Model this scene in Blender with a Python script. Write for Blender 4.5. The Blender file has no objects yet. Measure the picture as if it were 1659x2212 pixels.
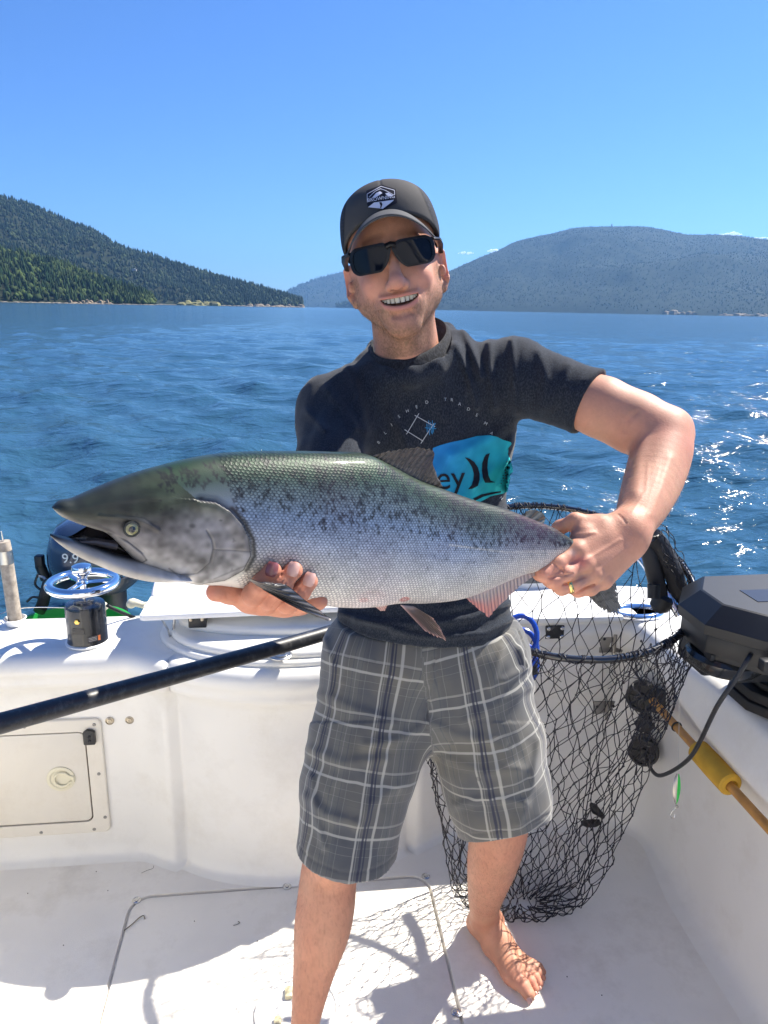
import bpy, bmesh, math, random
import numpy as np
from mathutils import Vector, Matrix
random.seed(7); rng = np.random.default_rng(7)
sc = bpy.context.scene
# ------------------------------------------------------------------ camera
F_, CX, CY, CAMH = 1596., 829.5, 1106., 1.55
_p, _r = math.radians(15.4), math.radians(1.14)
FW = np.array([0, math.cos(_p), -math.sin(_p)]); _U = np.array([0, math.sin(_p), math.cos(_p)]); _R = np.array([1., 0, 0])
CR = _R*math.cos(_r)+_U*math.sin(_r); CU = _U*math.cos(_r)-_R*math.sin(_r)
C0 = np.array([0, 0, CAMH])
cam = bpy.data.cameras.new('camera'); camo = bpy.data.objects.new('camera', cam)
sc.collection.objects.link(camo); sc.camera = camo
cam.sensor_fit = 'HORIZONTAL'; cam.sensor_width = 36; cam.lens = 36*F_/1659
cam.clip_start = .02; cam.clip_end = 40000
m = np.eye(4); m[:3, 0] = CR; m[:3, 1] = CU; m[:3, 2] = -FW; m[:3, 3] = C0
camo.matrix_world = Matrix(m.tolist())
# ------------------------------------------------------------------ light
SUN_AZ, SUN_EL = math.radians(54.8), math.radians(49.6)      # azimuth from +Y towards +X
SUN = np.array([math.cos(SUN_EL)*math.sin(SUN_AZ), math.cos(SUN_EL)*math.cos(SUN_AZ), math.sin(SUN_EL)])
w = bpy.data.worlds.new('World'); sc.world = w; w.use_nodes = True
nt = w.node_tree; bg = nt.nodes['Background']
sky = nt.nodes.new('ShaderNodeTexSky'); sky.sky_type = 'NISHITA'; sky.sun_disc = False
sky.sun_elevation = SUN_EL; sky.sun_rotation = SUN_AZ; sky.altitude = 0; sky.air_density = 1.0; sky.dust_density = .1; sky.ozone_density = 4.5
tint = nt.nodes.new('ShaderNodeMix'); tint.data_type = 'RGBA'; tint.blend_type = 'MULTIPLY'; tint.inputs[0].default_value = 1; tint.inputs[7].default_value = (.41, .62, .96, 1)
nt.links.new(sky.outputs[0], tint.inputs[6]); nt.links.new(tint.outputs[2], bg.inputs[0]); bg.inputs[1].default_value = .070
sl = bpy.data.lights.new('sun', 'SUN'); sl.energy = 4.4; sl.angle = math.radians(.53); sl.color = (1, .93, .82)
so = bpy.data.objects.new('sun', sl); sc.collection.objects.link(so)
so.rotation_euler = Vector((-SUN).tolist()).to_track_quat('-Z', 'Y').to_euler(); so.location = (5, 5, 8)
sc.view_settings.view_transform = 'Standard'; sc.view_settings.look = 'None'
sc.view_settings.exposure = 1.38; sc.view_settings.gamma = 1; sc.view_settings.use_curve_mapping = False
sc.cycles.max_bounces = 10; sc.cycles.diffuse_bounces = 7; sc.cycles.volume_bounces = 0; sc.cycles.transparent_max_bounces = 12
# ------------------------------------------------------------------ helpers
def ray(x, y): return FW+CR*((x-CX)/F_)-CU*((y-CY)/F_)
def at(x, y, d): return ray(x, y)*d+C0
def onz(x, y, z):
    q = ray(x, y); return q*((z-CAMH)/q[2])+C0
def proj(P):
    P = np.asarray(P)-C0; d = P@FW
    return CX+F_*(P@CR)/d, CY-F_*(P@CU)/d, d
BA = math.radians(7.2); BM = np.array([[math.cos(BA), -math.sin(BA), 0], [math.sin(BA), math.cos(BA), 0], [0, 0, 1]])
def onyb(x, y, yb):
    q = ray(x, y)@BM; return C0@BM+q*(yb/q[1])              # pixel ray met with a transom-parallel plane, boat frame
def fb(P): return np.asarray(P, float)@BM.T            # boat frame to world
def tb(P): return np.asarray(P, float)@BM
def nrm(v): v = np.asarray(v, float); return v/(np.linalg.norm(v)+1e-12)
def srgb(r, g, b): return tuple((c/255/12.92 if c/255 < .04045 else ((c/255+.055)/1.055)**2.4) for c in (r, g, b))
def interp(x, pts):
    pts = np.asarray(pts, float); return np.interp(x, pts[:, 0], pts[:, 1])
def smooth_interp(x, pts):                              # monotone-ish cubic
    pts = np.asarray(pts, float); X, Y = pts[:, 0], pts[:, 1]; x = np.clip(x, X[0], X[-1])
    m = np.gradient(Y, X); i = np.clip(np.searchsorted(X, x)-1, 0, len(X)-2); h = X[i+1]-X[i]; t = (x-X[i])/h
    return (2*t**3-3*t**2+1)*Y[i]+(t**3-2*t**2+t)*h*m[i]+(-2*t**3+3*t**2)*Y[i+1]+(t**3-t**2)*h*m[i+1]
def sstep(a, b, x): t = np.clip((x-a)/(b-a), 0, 1); return t*t*(3-2*t)
def _h(ix, iy, iz):
    n = (ix.astype(np.int64)*374761393+iy.astype(np.int64)*668265263+iz.astype(np.int64)*2147483647) & 0xffffffff
    n = ((n ^ (n >> 13))*1274126177) & 0xffffffff; n = n ^ (n >> 16); return (n & 0xffff)/32767.5-1
def noise(P, s=1., seed=0):
    P = np.asarray(P)*s+seed*17.31; i = np.floor(P).astype(np.int64); f = P-i; f = f*f*(3-2*f); r = 0
    for a in (0, 1):
        for b in (0, 1):
            for c in (0, 1):
                wgt = (f[..., 0] if a else 1-f[..., 0])*(f[..., 1] if b else 1-f[..., 1])*(f[..., 2] if c else 1-f[..., 2])
                r = r+wgt*_h(i[..., 0]+a, i[..., 1]+b, i[..., 2]+c)
    return r
def fbm(P, s=1., n=3, seed=0): return sum(noise(P, s*2**k, seed+k)*.5**k for k in range(n))
# ---- materials
MATS = {}
def mat(name, col=(.5, .5, .5), rough=.5, metal=0, spec=.5, attr=None, var=0, vscale=20, bump=0, bscale=60, coat=0, trans=0, sss=0, ior=None, dirt=None, dscale=3, bdist=.002):
    if name in MATS: return MATS[name]
    M = bpy.data.materials.new(name); M.use_nodes = True; n = M.node_tree.nodes; l = M.node_tree.links
    b = n['Principled BSDF']; b.inputs['Roughness'].default_value = rough; b.inputs['Metallic'].default_value = metal
    b.inputs['Specular IOR Level'].default_value = spec; b.inputs['Coat Weight'].default_value = coat
    b.inputs['Transmission Weight'].default_value = trans
    if ior: b.inputs['IOR'].default_value = ior
    if sss:
        b.inputs['Subsurface Weight'].default_value = sss; b.inputs['Subsurface Radius'].default_value = (1, .35, .2); b.inputs['Subsurface Scale'].default_value = .006
    tc = n.new('ShaderNodeTexCoord')
    if attr:
        a = n.new('ShaderNodeAttribute'); a.attribute_name = attr; src = a.outputs['Color']
    else:
        a = n.new('ShaderNodeRGB'); a.outputs[0].default_value = (*col, 1); src = a.outputs[0]
    if var:
        t = n.new('ShaderNodeTexNoise'); t.inputs['Scale'].default_value = vscale; t.inputs['Detail'].default_value = 5
        l.new(tc.outputs['Object'], t.inputs['Vector'])
        mr = n.new('ShaderNodeMapRange'); mr.inputs[1].default_value = .3; mr.inputs[2].default_value = .7; mr.inputs[3].default_value = 1-var; mr.inputs[4].default_value = 1+var
        l.new(t.outputs[0], mr.inputs[0]); x = n.new('ShaderNodeVectorMath'); x.operation = 'SCALE'
        l.new(src, x.inputs[0]); l.new(mr.outputs[0], x.inputs['Scale']); src = x.outputs[0]
    if dirt:
        t = n.new('ShaderNodeTexNoise'); t.inputs['Scale'].default_value = dscale; t.inputs['Detail'].default_value = 8; t.inputs['Roughness'].default_value = .7
        l.new(tc.outputs['Object'], t.inputs['Vector'])
        mr = n.new('ShaderNodeMapRange'); mr.inputs[1].default_value = .5; mr.inputs[2].default_value = .75; mr.inputs[3].default_value = 0; mr.inputs[4].default_value = dirt[3]
        l.new(t.outputs[0], mr.inputs[0]); x = n.new('ShaderNodeMix'); x.data_type = 'RGBA'
        l.new(mr.outputs[0], x.inputs[0]); l.new(src, x.inputs[6]); x.inputs[7].default_value = (*dirt[:3], 1); src = x.outputs[2]
    l.new(src, b.inputs['Base Color'])
    if bump:
        t = n.new('ShaderNodeTexNoise'); t.inputs['Scale'].default_value = bscale; t.inputs['Detail'].default_value = 4
        l.new(tc.outputs['Object'], t.inputs['Vector']); bp = n.new('ShaderNodeBump'); bp.inputs['Strength'].default_value = bump; bp.inputs['Distance'].default_value = bdist
        l.new(t.outputs[0], bp.inputs['Height']); l.new(bp.outputs[0], b.inputs['Normal'])
    MATS[name] = M; return M
# ---- objects
def mkmesh(name, V, Fs, material, smooth=True, cols=None, uv=None, angle=None):
    me = bpy.data.meshes.new(name)
    V = np.asarray(V, np.float32)
    if isinstance(Fs, np.ndarray) and Fs.ndim == 2:
        k = Fs.shape[1]; me.vertices.add(len(V)); me.vertices.foreach_set('co', V.ravel())
        me.loops.add(Fs.size); me.loops.foreach_set('vertex_index', Fs.ravel().astype(np.int32))
        me.polygons.add(len(Fs)); me.polygons.foreach_set('loop_start', np.arange(0, Fs.size, k, dtype=np.int32)); me.update(calc_edges=True)
    else:
        me.from_pydata(V.tolist(), [], [list(map(int, f)) for f in Fs]); me.update()
    if smooth:
        if angle: me.shade_smooth() if hasattr(me, 'shade_smooth') else None; me.set_sharp_from_angle(angle=math.radians(angle))
        else: me.polygons.foreach_set('use_smooth', np.ones(len(me.polygons), bool))
    if cols is not None:
        a = me.color_attributes.new('col', 'FLOAT_COLOR', 'POINT'); c = np.ones((len(V), 4), np.float32); c[:, :3] = cols; a.data.foreach_set('color', c.ravel())
    if uv is not None:
        a = me.attributes.new('puv', 'FLOAT_VECTOR', 'POINT'); c = np.zeros((len(V), 3), np.float32); c[:, :uv.shape[1]] = uv; a.data.foreach_set('vector', c.ravel())
    if material: me.materials.append(material)
    return me
class MB:                                               # collects shapes into one mesh
    def __init__(s): s.V = []; s.F = []; s.n = 0
    def add(s, V, F):
        V = np.asarray(V, float); s.V.append(V); s.F += [[int(i)+s.n for i in f] for f in F]; s.n += len(V); return s
    def box(s, c, size, rot=None, bev=0):
        bm = bmesh.new(); bmesh.ops.create_cube(bm, size=1)
        for v in bm.verts: v.co = Vector((v.co.x*size[0], v.co.y*size[1], v.co.z*size[2]))
        if bev: bmesh.ops.bevel(bm, geom=bm.edges[:]+bm.verts[:], offset=min(bev, min(size)*.45), segments=2, affect='EDGES', profile=.5)
        V = np.array([v.co[:] for v in bm.verts]); Fc = [[v.index for v in f.verts] for f in bm.faces]; bm.free()
        if rot is not None: V = V@np.asarray(rot).T
        return s.add(V+np.asarray(c), Fc)
    def tube(s, pts, r, n=10, cap=True, closed=False, flat=None):
        pts = np.asarray(pts, float); r = np.broadcast_to(np.asarray(r, float), (len(pts),)); k = len(pts)
        if closed: T = np.roll(pts, -1, 0)-np.roll(pts, 1, 0)
        else: T = np.gradient(pts, axis=0)
        T /= np.linalg.norm(T, axis=1)[:, None]+1e-12
        u = np.cross(T[0], [0, 0, 1.]); u = nrm(u if np.linalg.norm(u) > .1 else np.cross(T[0], [1., 0, 0])); V = []
        ang = np.linspace(0, 2*np.pi, n, endpoint=False)
        for i in range(k):
            u = nrm(u-T[i]*(u@T[i])); v = np.cross(T[i], u)
            V.append(pts[i]+r[i]*(np.cos(ang)[:, None]*u+np.sin(ang)[:, None]*v*(flat or 1)))
        Fc = []
        for i in range(k if closed else k-1):
            a, b = i*n, ((i+1) % k)*n
            for j in range(n): Fc.append([a+j, a+(j+1) % n, b+(j+1) % n, b+j])
        if cap and not closed: Fc += [list(range(n))[::-1], list(range((k-1)*n, k*n))]
        return s.add(np.concatenate(V), Fc)
    def lathe(s, prof, c=(0, 0, 0), axis=(0, 0, 1), n=32, cap=True, sx=1, sy=1, xdir=None):
        a = nrm(axis); u = np.cross(a, [0, 0, 1.]) if xdir is None else np.asarray(xdir, float)
        if np.linalg.norm(u) < .1: u = np.array([1., 0, 0])
        u = nrm(u-a*(u@a)); v = np.cross(a, u); th = np.linspace(0, 2*np.pi, n, endpoint=False); V = []; Fc = []
        for (r, z) in prof: V.append(np.asarray(c)+a*z+r*(np.cos(th)[:, None]*u*sx+np.sin(th)[:, None]*v*sy))
        for i in range(len(prof)-1):
            for j in range(n): Fc.append([i*n+j, i*n+(j+1) % n, (i+1)*n+(j+1) % n, (i+1)*n+j])
        if cap: Fc += [list(range(n))[::-1], list(range((len(prof)-1)*n, len(prof)*n))]
        return s.add(np.concatenate(V), Fc)
    def prism(s, poly, z0, z1, fr=None, bev=0):          # poly in 2D, extruded; fr = (origin, x, y, z axes)
        bm = bmesh.new(); vs = [bm.verts.new((p[0], p[1], z0)) for p in poly]; f = bm.faces.new(vs); f.normal_update()
        if f.normal.z > 0: f.normal_flip()
        r = bmesh.ops.extrude_face_region(bm, geom=[f]); 
        for v in r['geom']:
            if isinstance(v, bmesh.types.BMVert): v.co.z = z1
        if bev:
            bm.normal_update(); es = [e for e in bm.edges if len(e.link_faces) == 2 and e.calc_face_angle(0) > .6]
            bmesh.ops.bevel(bm, geom=es, offset=bev, segments=2, affect='EDGES', profile=.5)
        bm.verts.index_update(); V = np.array([v.co[:] for v in bm.verts]); Fc = [[v.index for v in f.verts] for f in bm.faces]; bm.free()
        if fr is not None: o, x, y, z = [np.asarray(q, float) for q in fr]; V = o+V[:, :1]*x+V[:, 1:2]*y+V[:, 2:]*z
        return s.add(V, Fc)
    def grid(s, G, closed_u=False, closed_v=False):
        G = np.asarray(G, float); a, b = G.shape[:2]; Fc = []
        for i in range(a if closed_u else a-1):
            for j in range(b if closed_v else b-1): Fc.append([i*b+j, ((i+1) % a)*b+j, ((i+1) % a)*b+(j+1) % b, i*b+(j+1) % b])
        return s.add(G.reshape(-1, 3), Fc)
    def build(s, name, material, parent=None, smooth=True, angle=35, **k):
        V = np.concatenate(s.V); me = mkmesh(name, V, s.F, material, smooth, angle=angle, **k)
        return link(name, me, parent)
def rr(wd, ht, r, n=5, cx=0, cy=0):                       # rounded rectangle outline
    P = []
    for (sx, sy, a0) in ((1, 1, 0), (-1, 1, 90), (-1, -1, 180), (1, -1, 270)):
        for k in range(n+1):
            a = math.radians(a0+90*k/n); P.append((cx+sx*(wd/2-r)+r*math.cos(a), cy+sy*(ht/2-r)+r*math.sin(a)))
    return P
def wloc(o):
    l = np.array(o.location[:])
    while o.parent: o = o.parent; l = l+np.array(o.location[:])
    return l
def link(name, me, parent=None):
    o = bpy.data.objects.new(name, me); sc.collection.objects.link(o)
    if parent is not None:                               # meshes come in world coordinates; origins go to their centres
        c = np.zeros(len(me.vertices)*3, np.float32); me.vertices.foreach_get('co', c); c = c.reshape(-1, 3); mid = (c.min(0)+c.max(0))/2
        me.vertices.foreach_set('co', (c-mid).ravel()); me.update(); o.parent = parent; o.location = (mid-wloc(parent)).tolist()
    return o
def tag(o, label=None, cat=None, group=None, kind=None):
    if label: o['label'] = label
    if cat: o['category'] = cat
    if group: o['group'] = group
    if kind: o['kind'] = kind
    return o
def thing(name, label, cat, loc, group=None):
    o = bpy.data.objects.new(name, None); sc.collection.objects.link(o); o.empty_display_size = .05; o.location = [float(q) for q in loc]
    return tag(o, label, cat, group)
def recenter(o):
    me = o.data; c = np.zeros(len(me.vertices)*3, np.float32); me.vertices.foreach_get('co', c); c = c.reshape(-1, 3); b = np.array([(c[:, 0].min()+c[:, 0].max())/2, (c[:, 1].min()+c[:, 1].max())/2, c[:, 2].min()])
    me.vertices.foreach_set('co', (c-b).ravel()); me.update(); o.location = b.tolist(); return o
# ---- signed-distance modelling
def sd_ell(P, c, r, R=None):
    q = P-np.asarray(c)
    if R is not None: q = q@R
    r = np.asarray(r, float); k0 = np.linalg.norm(q/r, axis=-1); k1 = np.linalg.norm(q/r**2, axis=-1); return k0*(k0-1)/(k1+1e-9)
def sd_cone(P, a, b, ra, rb):
    a = np.asarray(a, float); b = np.asarray(b, float); ba = b-a; t = np.clip(((P-a)@ba)/(ba@ba+1e-12), 0, 1)
    return np.linalg.norm(P-a-t[..., None]*ba, axis=-1)-(ra+(rb-ra)*t)
def smin(a, b, k):
    h = np.clip(.5+.5*(b-a)/k, 0, 1); return b+(a-b)*h-k*h*(1-h)
def smax(a, b, k): return -smin(-a, -b, k)
def chain(P, pts, rs, k=.01):
    d = None
    for i in range(len(pts)-1):
        e = sd_cone(P, pts[i], pts[i+1], rs[i], rs[i+1]); d = e if d is None else smin(d, e, k)
    return d
def surfnets(f, lo, hi, h, newton=2):
    lo = np.asarray(lo, float); hi = np.asarray(hi, float); B = 4
    nc = np.ceil((hi-lo)/(h*B)).astype(int)+1; n = (nc-1)*B+1
    gc = [lo[i]+np.arange(nc[i])*h*B for i in range(3)]
    C = np.stack(np.meshgrid(*gc, indexing='ij'), -1).reshape(-1, 3); Fc = f(C).reshape(nc)
    idx = [np.clip((np.arange(n[i])+B//2)//B, 0, nc[i]-1) for i in range(3)]
    F = Fc[np.ix_(*idx)].astype(np.float32); act = np.abs(F) < h*B*1.9
    ii = np.argwhere(act)
    for s in range(0, len(ii), 400000):
        q = ii[s:s+400000]; F[q[:, 0], q[:, 1], q[:, 2]] = f(lo+q*h)
    S = F < 0
    c = [S[a:n[0]-1+a, b:n[1]-1+b, d:n[2]-1+d] for a in (0, 1) for b in (0, 1) for d in (0, 1)]
    al = c[0].copy(); an = c[0].copy()
    for q in c[1:]: al &= q; an |= q
    cell = np.argwhere(an & ~al); N = len(cell); imap = -np.ones(np.array(n)-1, np.int64); imap[cell[:, 0], cell[:, 1], cell[:, 2]] = np.arange(N)
    off = np.array([(a, b, d) for a in (0, 1) for b in (0, 1) for d in (0, 1)])
    vals = np.stack([F[cell[:, 0]+o[0], cell[:, 1]+o[1], cell[:, 2]+o[2]] for o in off], 1)
    acc = np.zeros((N, 3)); cnt = np.zeros(N)
    for i in range(8):
        for j in range(i+1, 8):
            if np.abs(off[i]-off[j]).sum() == 1:
                a, b = vals[:, i], vals[:, j]; m_ = (a < 0) != (b < 0); t = np.where(m_, a/(a-b+1e-20), 0)
                acc += np.where(m_[:, None], off[i]+t[:, None]*(off[j]-off[i]), 0); cnt += m_
    V = lo+(cell+acc/cnt[:, None])*h; Q = []
    for ax in range(3):
        o1, o2 = [(1, 2), (2, 0), (0, 1)][ax]; sl1 = [slice(None)]*3; sl2 = [slice(None)]*3
        sl1[ax] = slice(0, -1); sl2[ax] = slice(1, None); A, Bq = S[tuple(sl1)], S[tuple(sl2)]; e = np.argwhere(A != Bq)
        e = e[(e[:, o1] > 0) & (e[:, o2] > 0) & (e[:, o1] < n[o1]-1) & (e[:, o2] < n[o2]-1)]
        ins = A[e[:, 0], e[:, 1], e[:, 2]]; d1 = np.zeros(3, int); d1[o1] = 1; d2 = np.zeros(3, int); d2[o2] = 1
        g = lambda q: imap[q[:, 0], q[:, 1], q[:, 2]]
        q = np.stack([g(e-d1-d2), g(e-d2), g(e), g(e-d1)], 1); q[~ins] = q[~ins][:, ::-1]; Q.append(q)
    Q = np.concatenate(Q); Q = Q[(Q >= 0).all(1)]
    for _ in range(newton):
        e = h*.5; f0 = f(V); g = np.stack([f(V+np.eye(3)[k]*e)-f0 for k in range(3)], 1)/e; gn = (g*g).sum(1)
        st = -f0/np.maximum(gn, .25); st = np.clip(st, -h*.5, h*.5); V = V+g*st[:, None]*.9
    return V, Q
# ------------------------------------------------------------------ water
def build_water():
    nr, na = 620, 760
    rad = np.concatenate([np.linspace(.4, 2., 6)[:-1], 2*np.exp(np.linspace(0, math.log(14000/2.), nr))]); nr = len(rad)
    a1 = np.linspace(-42, 42, 560); a2 = np.linspace(42, 318, 120)[1:-1]; ang = np.radians(np.concatenate([a1, a2])); na = len(ang)
    Rr, A = np.meshgrid(rad, ang, indexing='ij'); X = Rr*np.sin(A); Y = Rr*np.cos(A)+.0
    Zw = np.zeros_like(X); cell = np.maximum(np.gradient(rad)[:, None]*np.ones_like(A), Rr*np.radians(.15))
    r2 = np.random.default_rng(3)
    WX = X+.25*np.sin(Y*.7+X*.3); WY = Y+.25*np.sin(X*.8-Y*.2)
    for k in range(110):
        lam = .13*(4.2/.13)**r2.random()**1.1; th = math.radians(200+r2.normal()*38); amp = .0074*lam**.8*(.5+r2.random()); ph = r2.random()*6.28
        q = 2*math.pi/lam; arg = (WX*math.sin(th)+WY*math.cos(th))*q+ph+1.2*np.sin(X*.11*r2.random()+Y*.1+ph)
        s = np.sin(arg); Zw += amp*(1-2*np.abs(np.sin(arg/2)) + .36)*np.clip((lam/cell-2.2)/3, 0, 1)
    Zw *= sstep(1.6, 4., Rr)
    Zw = Zw-.25-np.clip(.35-Rr, 0, 1)
    V = np.stack([X, Y, Zw], -1).reshape(-1, 3); i, j = np.meshgrid(np.arange(nr-1), np.arange(na), indexing='ij'); j2 = (j+1) % na
    Q = np.stack([i*na+j, i*na+j2, (i+1)*na+j2, (i+1)*na+j], -1).reshape(-1, 4)[:, ::-1]
    M = bpy.data.materials.new('sea_water'); M.use_nodes = True; n = M.node_tree.nodes; l = M.node_tree.links; b = n['Principled BSDF']
    b.inputs['Base Color'].default_value = (.026, .080, .135, 1); b.inputs['Roughness'].default_value = .10; b.inputs['IOR'].default_value = 1.333
    tc = n.new('ShaderNodeTexCoord'); h = None
    mp = n.new('ShaderNodeMapping'); mp.inputs['Rotation'].default_value = (0, 0, .35); mp.inputs['Scale'].default_value = (.62, 1.2, 1); l.new(tc.outputs['Object'], mp.inputs[0])
    for s, a in ((.5, .6), (1.6, .42), (5, .16), (14, .05), (40, .012)):
        t = n.new('ShaderNodeTexNoise'); t.inputs['Scale'].default_value = s; t.inputs['Detail'].default_value = 3; t.inputs['Distortion'].default_value = .6; l.new(mp.outputs[0], t.inputs['Vector'])
        mm = n.new('ShaderNodeMath'); mm.operation = 'MULTIPLY'; l.new(t.outputs[0], mm.inputs[0]); mm.inputs[1].default_value = a
        if h is None: h = mm.outputs[0]
        else:
            ad = n.new('ShaderNodeMath'); l.new(h, ad.inputs[0]); l.new(mm.outputs[0], ad.inputs[1]); h = ad.outputs[0]
    bp = n.new('ShaderNodeBump'); bp.inputs['Strength'].default_value = .8; bp.inputs['Distance'].default_value = .34; l.new(h, bp.inputs['Height']); l.new(bp.outputs[0], b.inputs['Normal'])
    o = link('sea_water', mkmesh('sea_water', V, Q, M)); tag(o, kind='structure')
# ------------------------------------------------------------------ hills
def hill(name, dist, sil, label_base, ntree, th, colr, depth, seed, shore=None, tcol=((.02, .035, .012), (.05, .07, .02))):
    """ridge line seen as a silhouette (pixels), ground rising from the shore at dist to the crest depth metres behind"""
    sil = np.asarray(sil, float); xs = np.linspace(sil[0, 0], sil[-1, 0], 260); ys = smooth_interp(xs, sil)
    nd = 60; V = np.zeros((260, nd, 3))
    for i, (x, y) in enumerate(zip(xs, ys)):
        q = ray(x, y); hz = nrm([q[0], q[1], 0]); el = q[2]/math.hypot(q[0], q[1])
        fr = (i/259); D0 = dist[0]+(dist[1]-dist[0])*fr
        if shore is not None: D0 = smooth_interp(x, shore)
        Dc = D0+depth*max(.12, min(1, (660-y)/150)); H = CAMH+el*Dc
        t = np.linspace(0, 1, nd); r = D0+(Dc-D0)*np.minimum(t/.75, 1)+np.maximum(t-.75, 0)*depth
        up = np.where(t < .75, (t/.75)**.82, 1-((t-.75)/.25)**2*.8)
        V[i, :, 0] = hz[0]*r; V[i, :, 1] = hz[1]*r; V[i, :, 2] = -.6+(H-.6)*up
    nz = fbm(V/ (depth*.22), 1, 4, seed); tt = np.linspace(0, 1, nd); V[:, :, 2] += nz*np.sin(np.clip(tt/.75, 0, 1)*math.pi)[None]*V[:, :, 2].max()*.09
    mb = MB(); mb.grid(V); o = mb.build(name, colr, angle=None); tag(o, kind='structure')
    # forest: one mass nobody could count
    ii = rng.random(ntree)*258.9; jj = rng.random(ntree)**.9*nd*.83+.5; i0 = ii.astype(int); j0 = jj.astype(int); fi = (ii-i0)[:, None]; fj = (jj-j0)[:, None]
    Pp = (V[i0, j0]*(1-fi)+V[i0+1, j0]*fi)*(1-fj)+(V[i0, j0+1]*(1-fi)+V[i0+1, j0+1]*fi)*fj
    Pp = Pp[Pp[:, 2] > .5]; nP = noise(Pp, 1/(depth*.07), seed+5); keep = rng.random(len(Pp)) < 1.15+nP*.6; Pp = Pp[keep]; nP = nP[keep]; n = len(Pp)
    hh = th*(.5+.9*rng.random(n)**1.5); dec = rng.random(n) < (.22+.35*np.clip(nP, -.3, .6)); wd = np.where(dec, hh*.42, hh*.2)
    hh = np.where(dec, hh*.62, hh); lv = np.array([0, .18, .5, 1.]); ws = np.stack([wd*.5, wd, wd*.62, wd*.02], 1); ws[dec, 2] = wd[dec]*.95; ws[dec, 3] = wd[dec]*.3
    k = 5; a = np.linspace(0, 2*np.pi, k, endpoint=False); ro = rng.random(n)*6
    jit = .75+.5*rng.random((n, 4, k)); T = np.zeros((n, 4, k, 3)); aa = a[None, None]+ro[:, None, None]
    T[..., 0] = Pp[:, 0, None, None]+np.cos(aa)*ws[:, :, None]*jit; T[..., 1] = Pp[:, 1, None, None]+np.sin(aa)*ws[:, :, None]*jit; T[..., 2] = Pp[:, 2, None, None]+lv[None, :, None]*hh[:, None, None]+0*jit
    base = np.arange(n)[:, None, None]*4*k; i3, j3 = np.meshgrid(np.arange(3), np.arange(k), indexing='ij')
    q = np.stack([i3*k+j3, i3*k+(j3+1) % k, (i3+1)*k+(j3+1) % k, (i3+1)*k+j3], -1).reshape(-1, 4); Q = (np.arange(n)[:, None, None]*4*k+q[None]).reshape(-1, 4)
    c0, c1 = np.array(tcol[0]), np.array(tcol[1]); mx = np.clip(rng.random(n)*.6+dec*.5+nP*.3, 0, 1)[:, None]; cc = c0*(1-mx)+c1*mx; cc *= (.6+.8*rng.random(n))[:, None]
    me = mkmesh('forest', T.reshape(-1, 3), Q, mat('forest_leaves', attr='col', rough=.9, spec=.1), cols=np.repeat(cc, 4*k, 0), smooth=False)
    f = link('forest', me); tag(f, label_base, 'forest', kind='stuff'); return V
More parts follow.
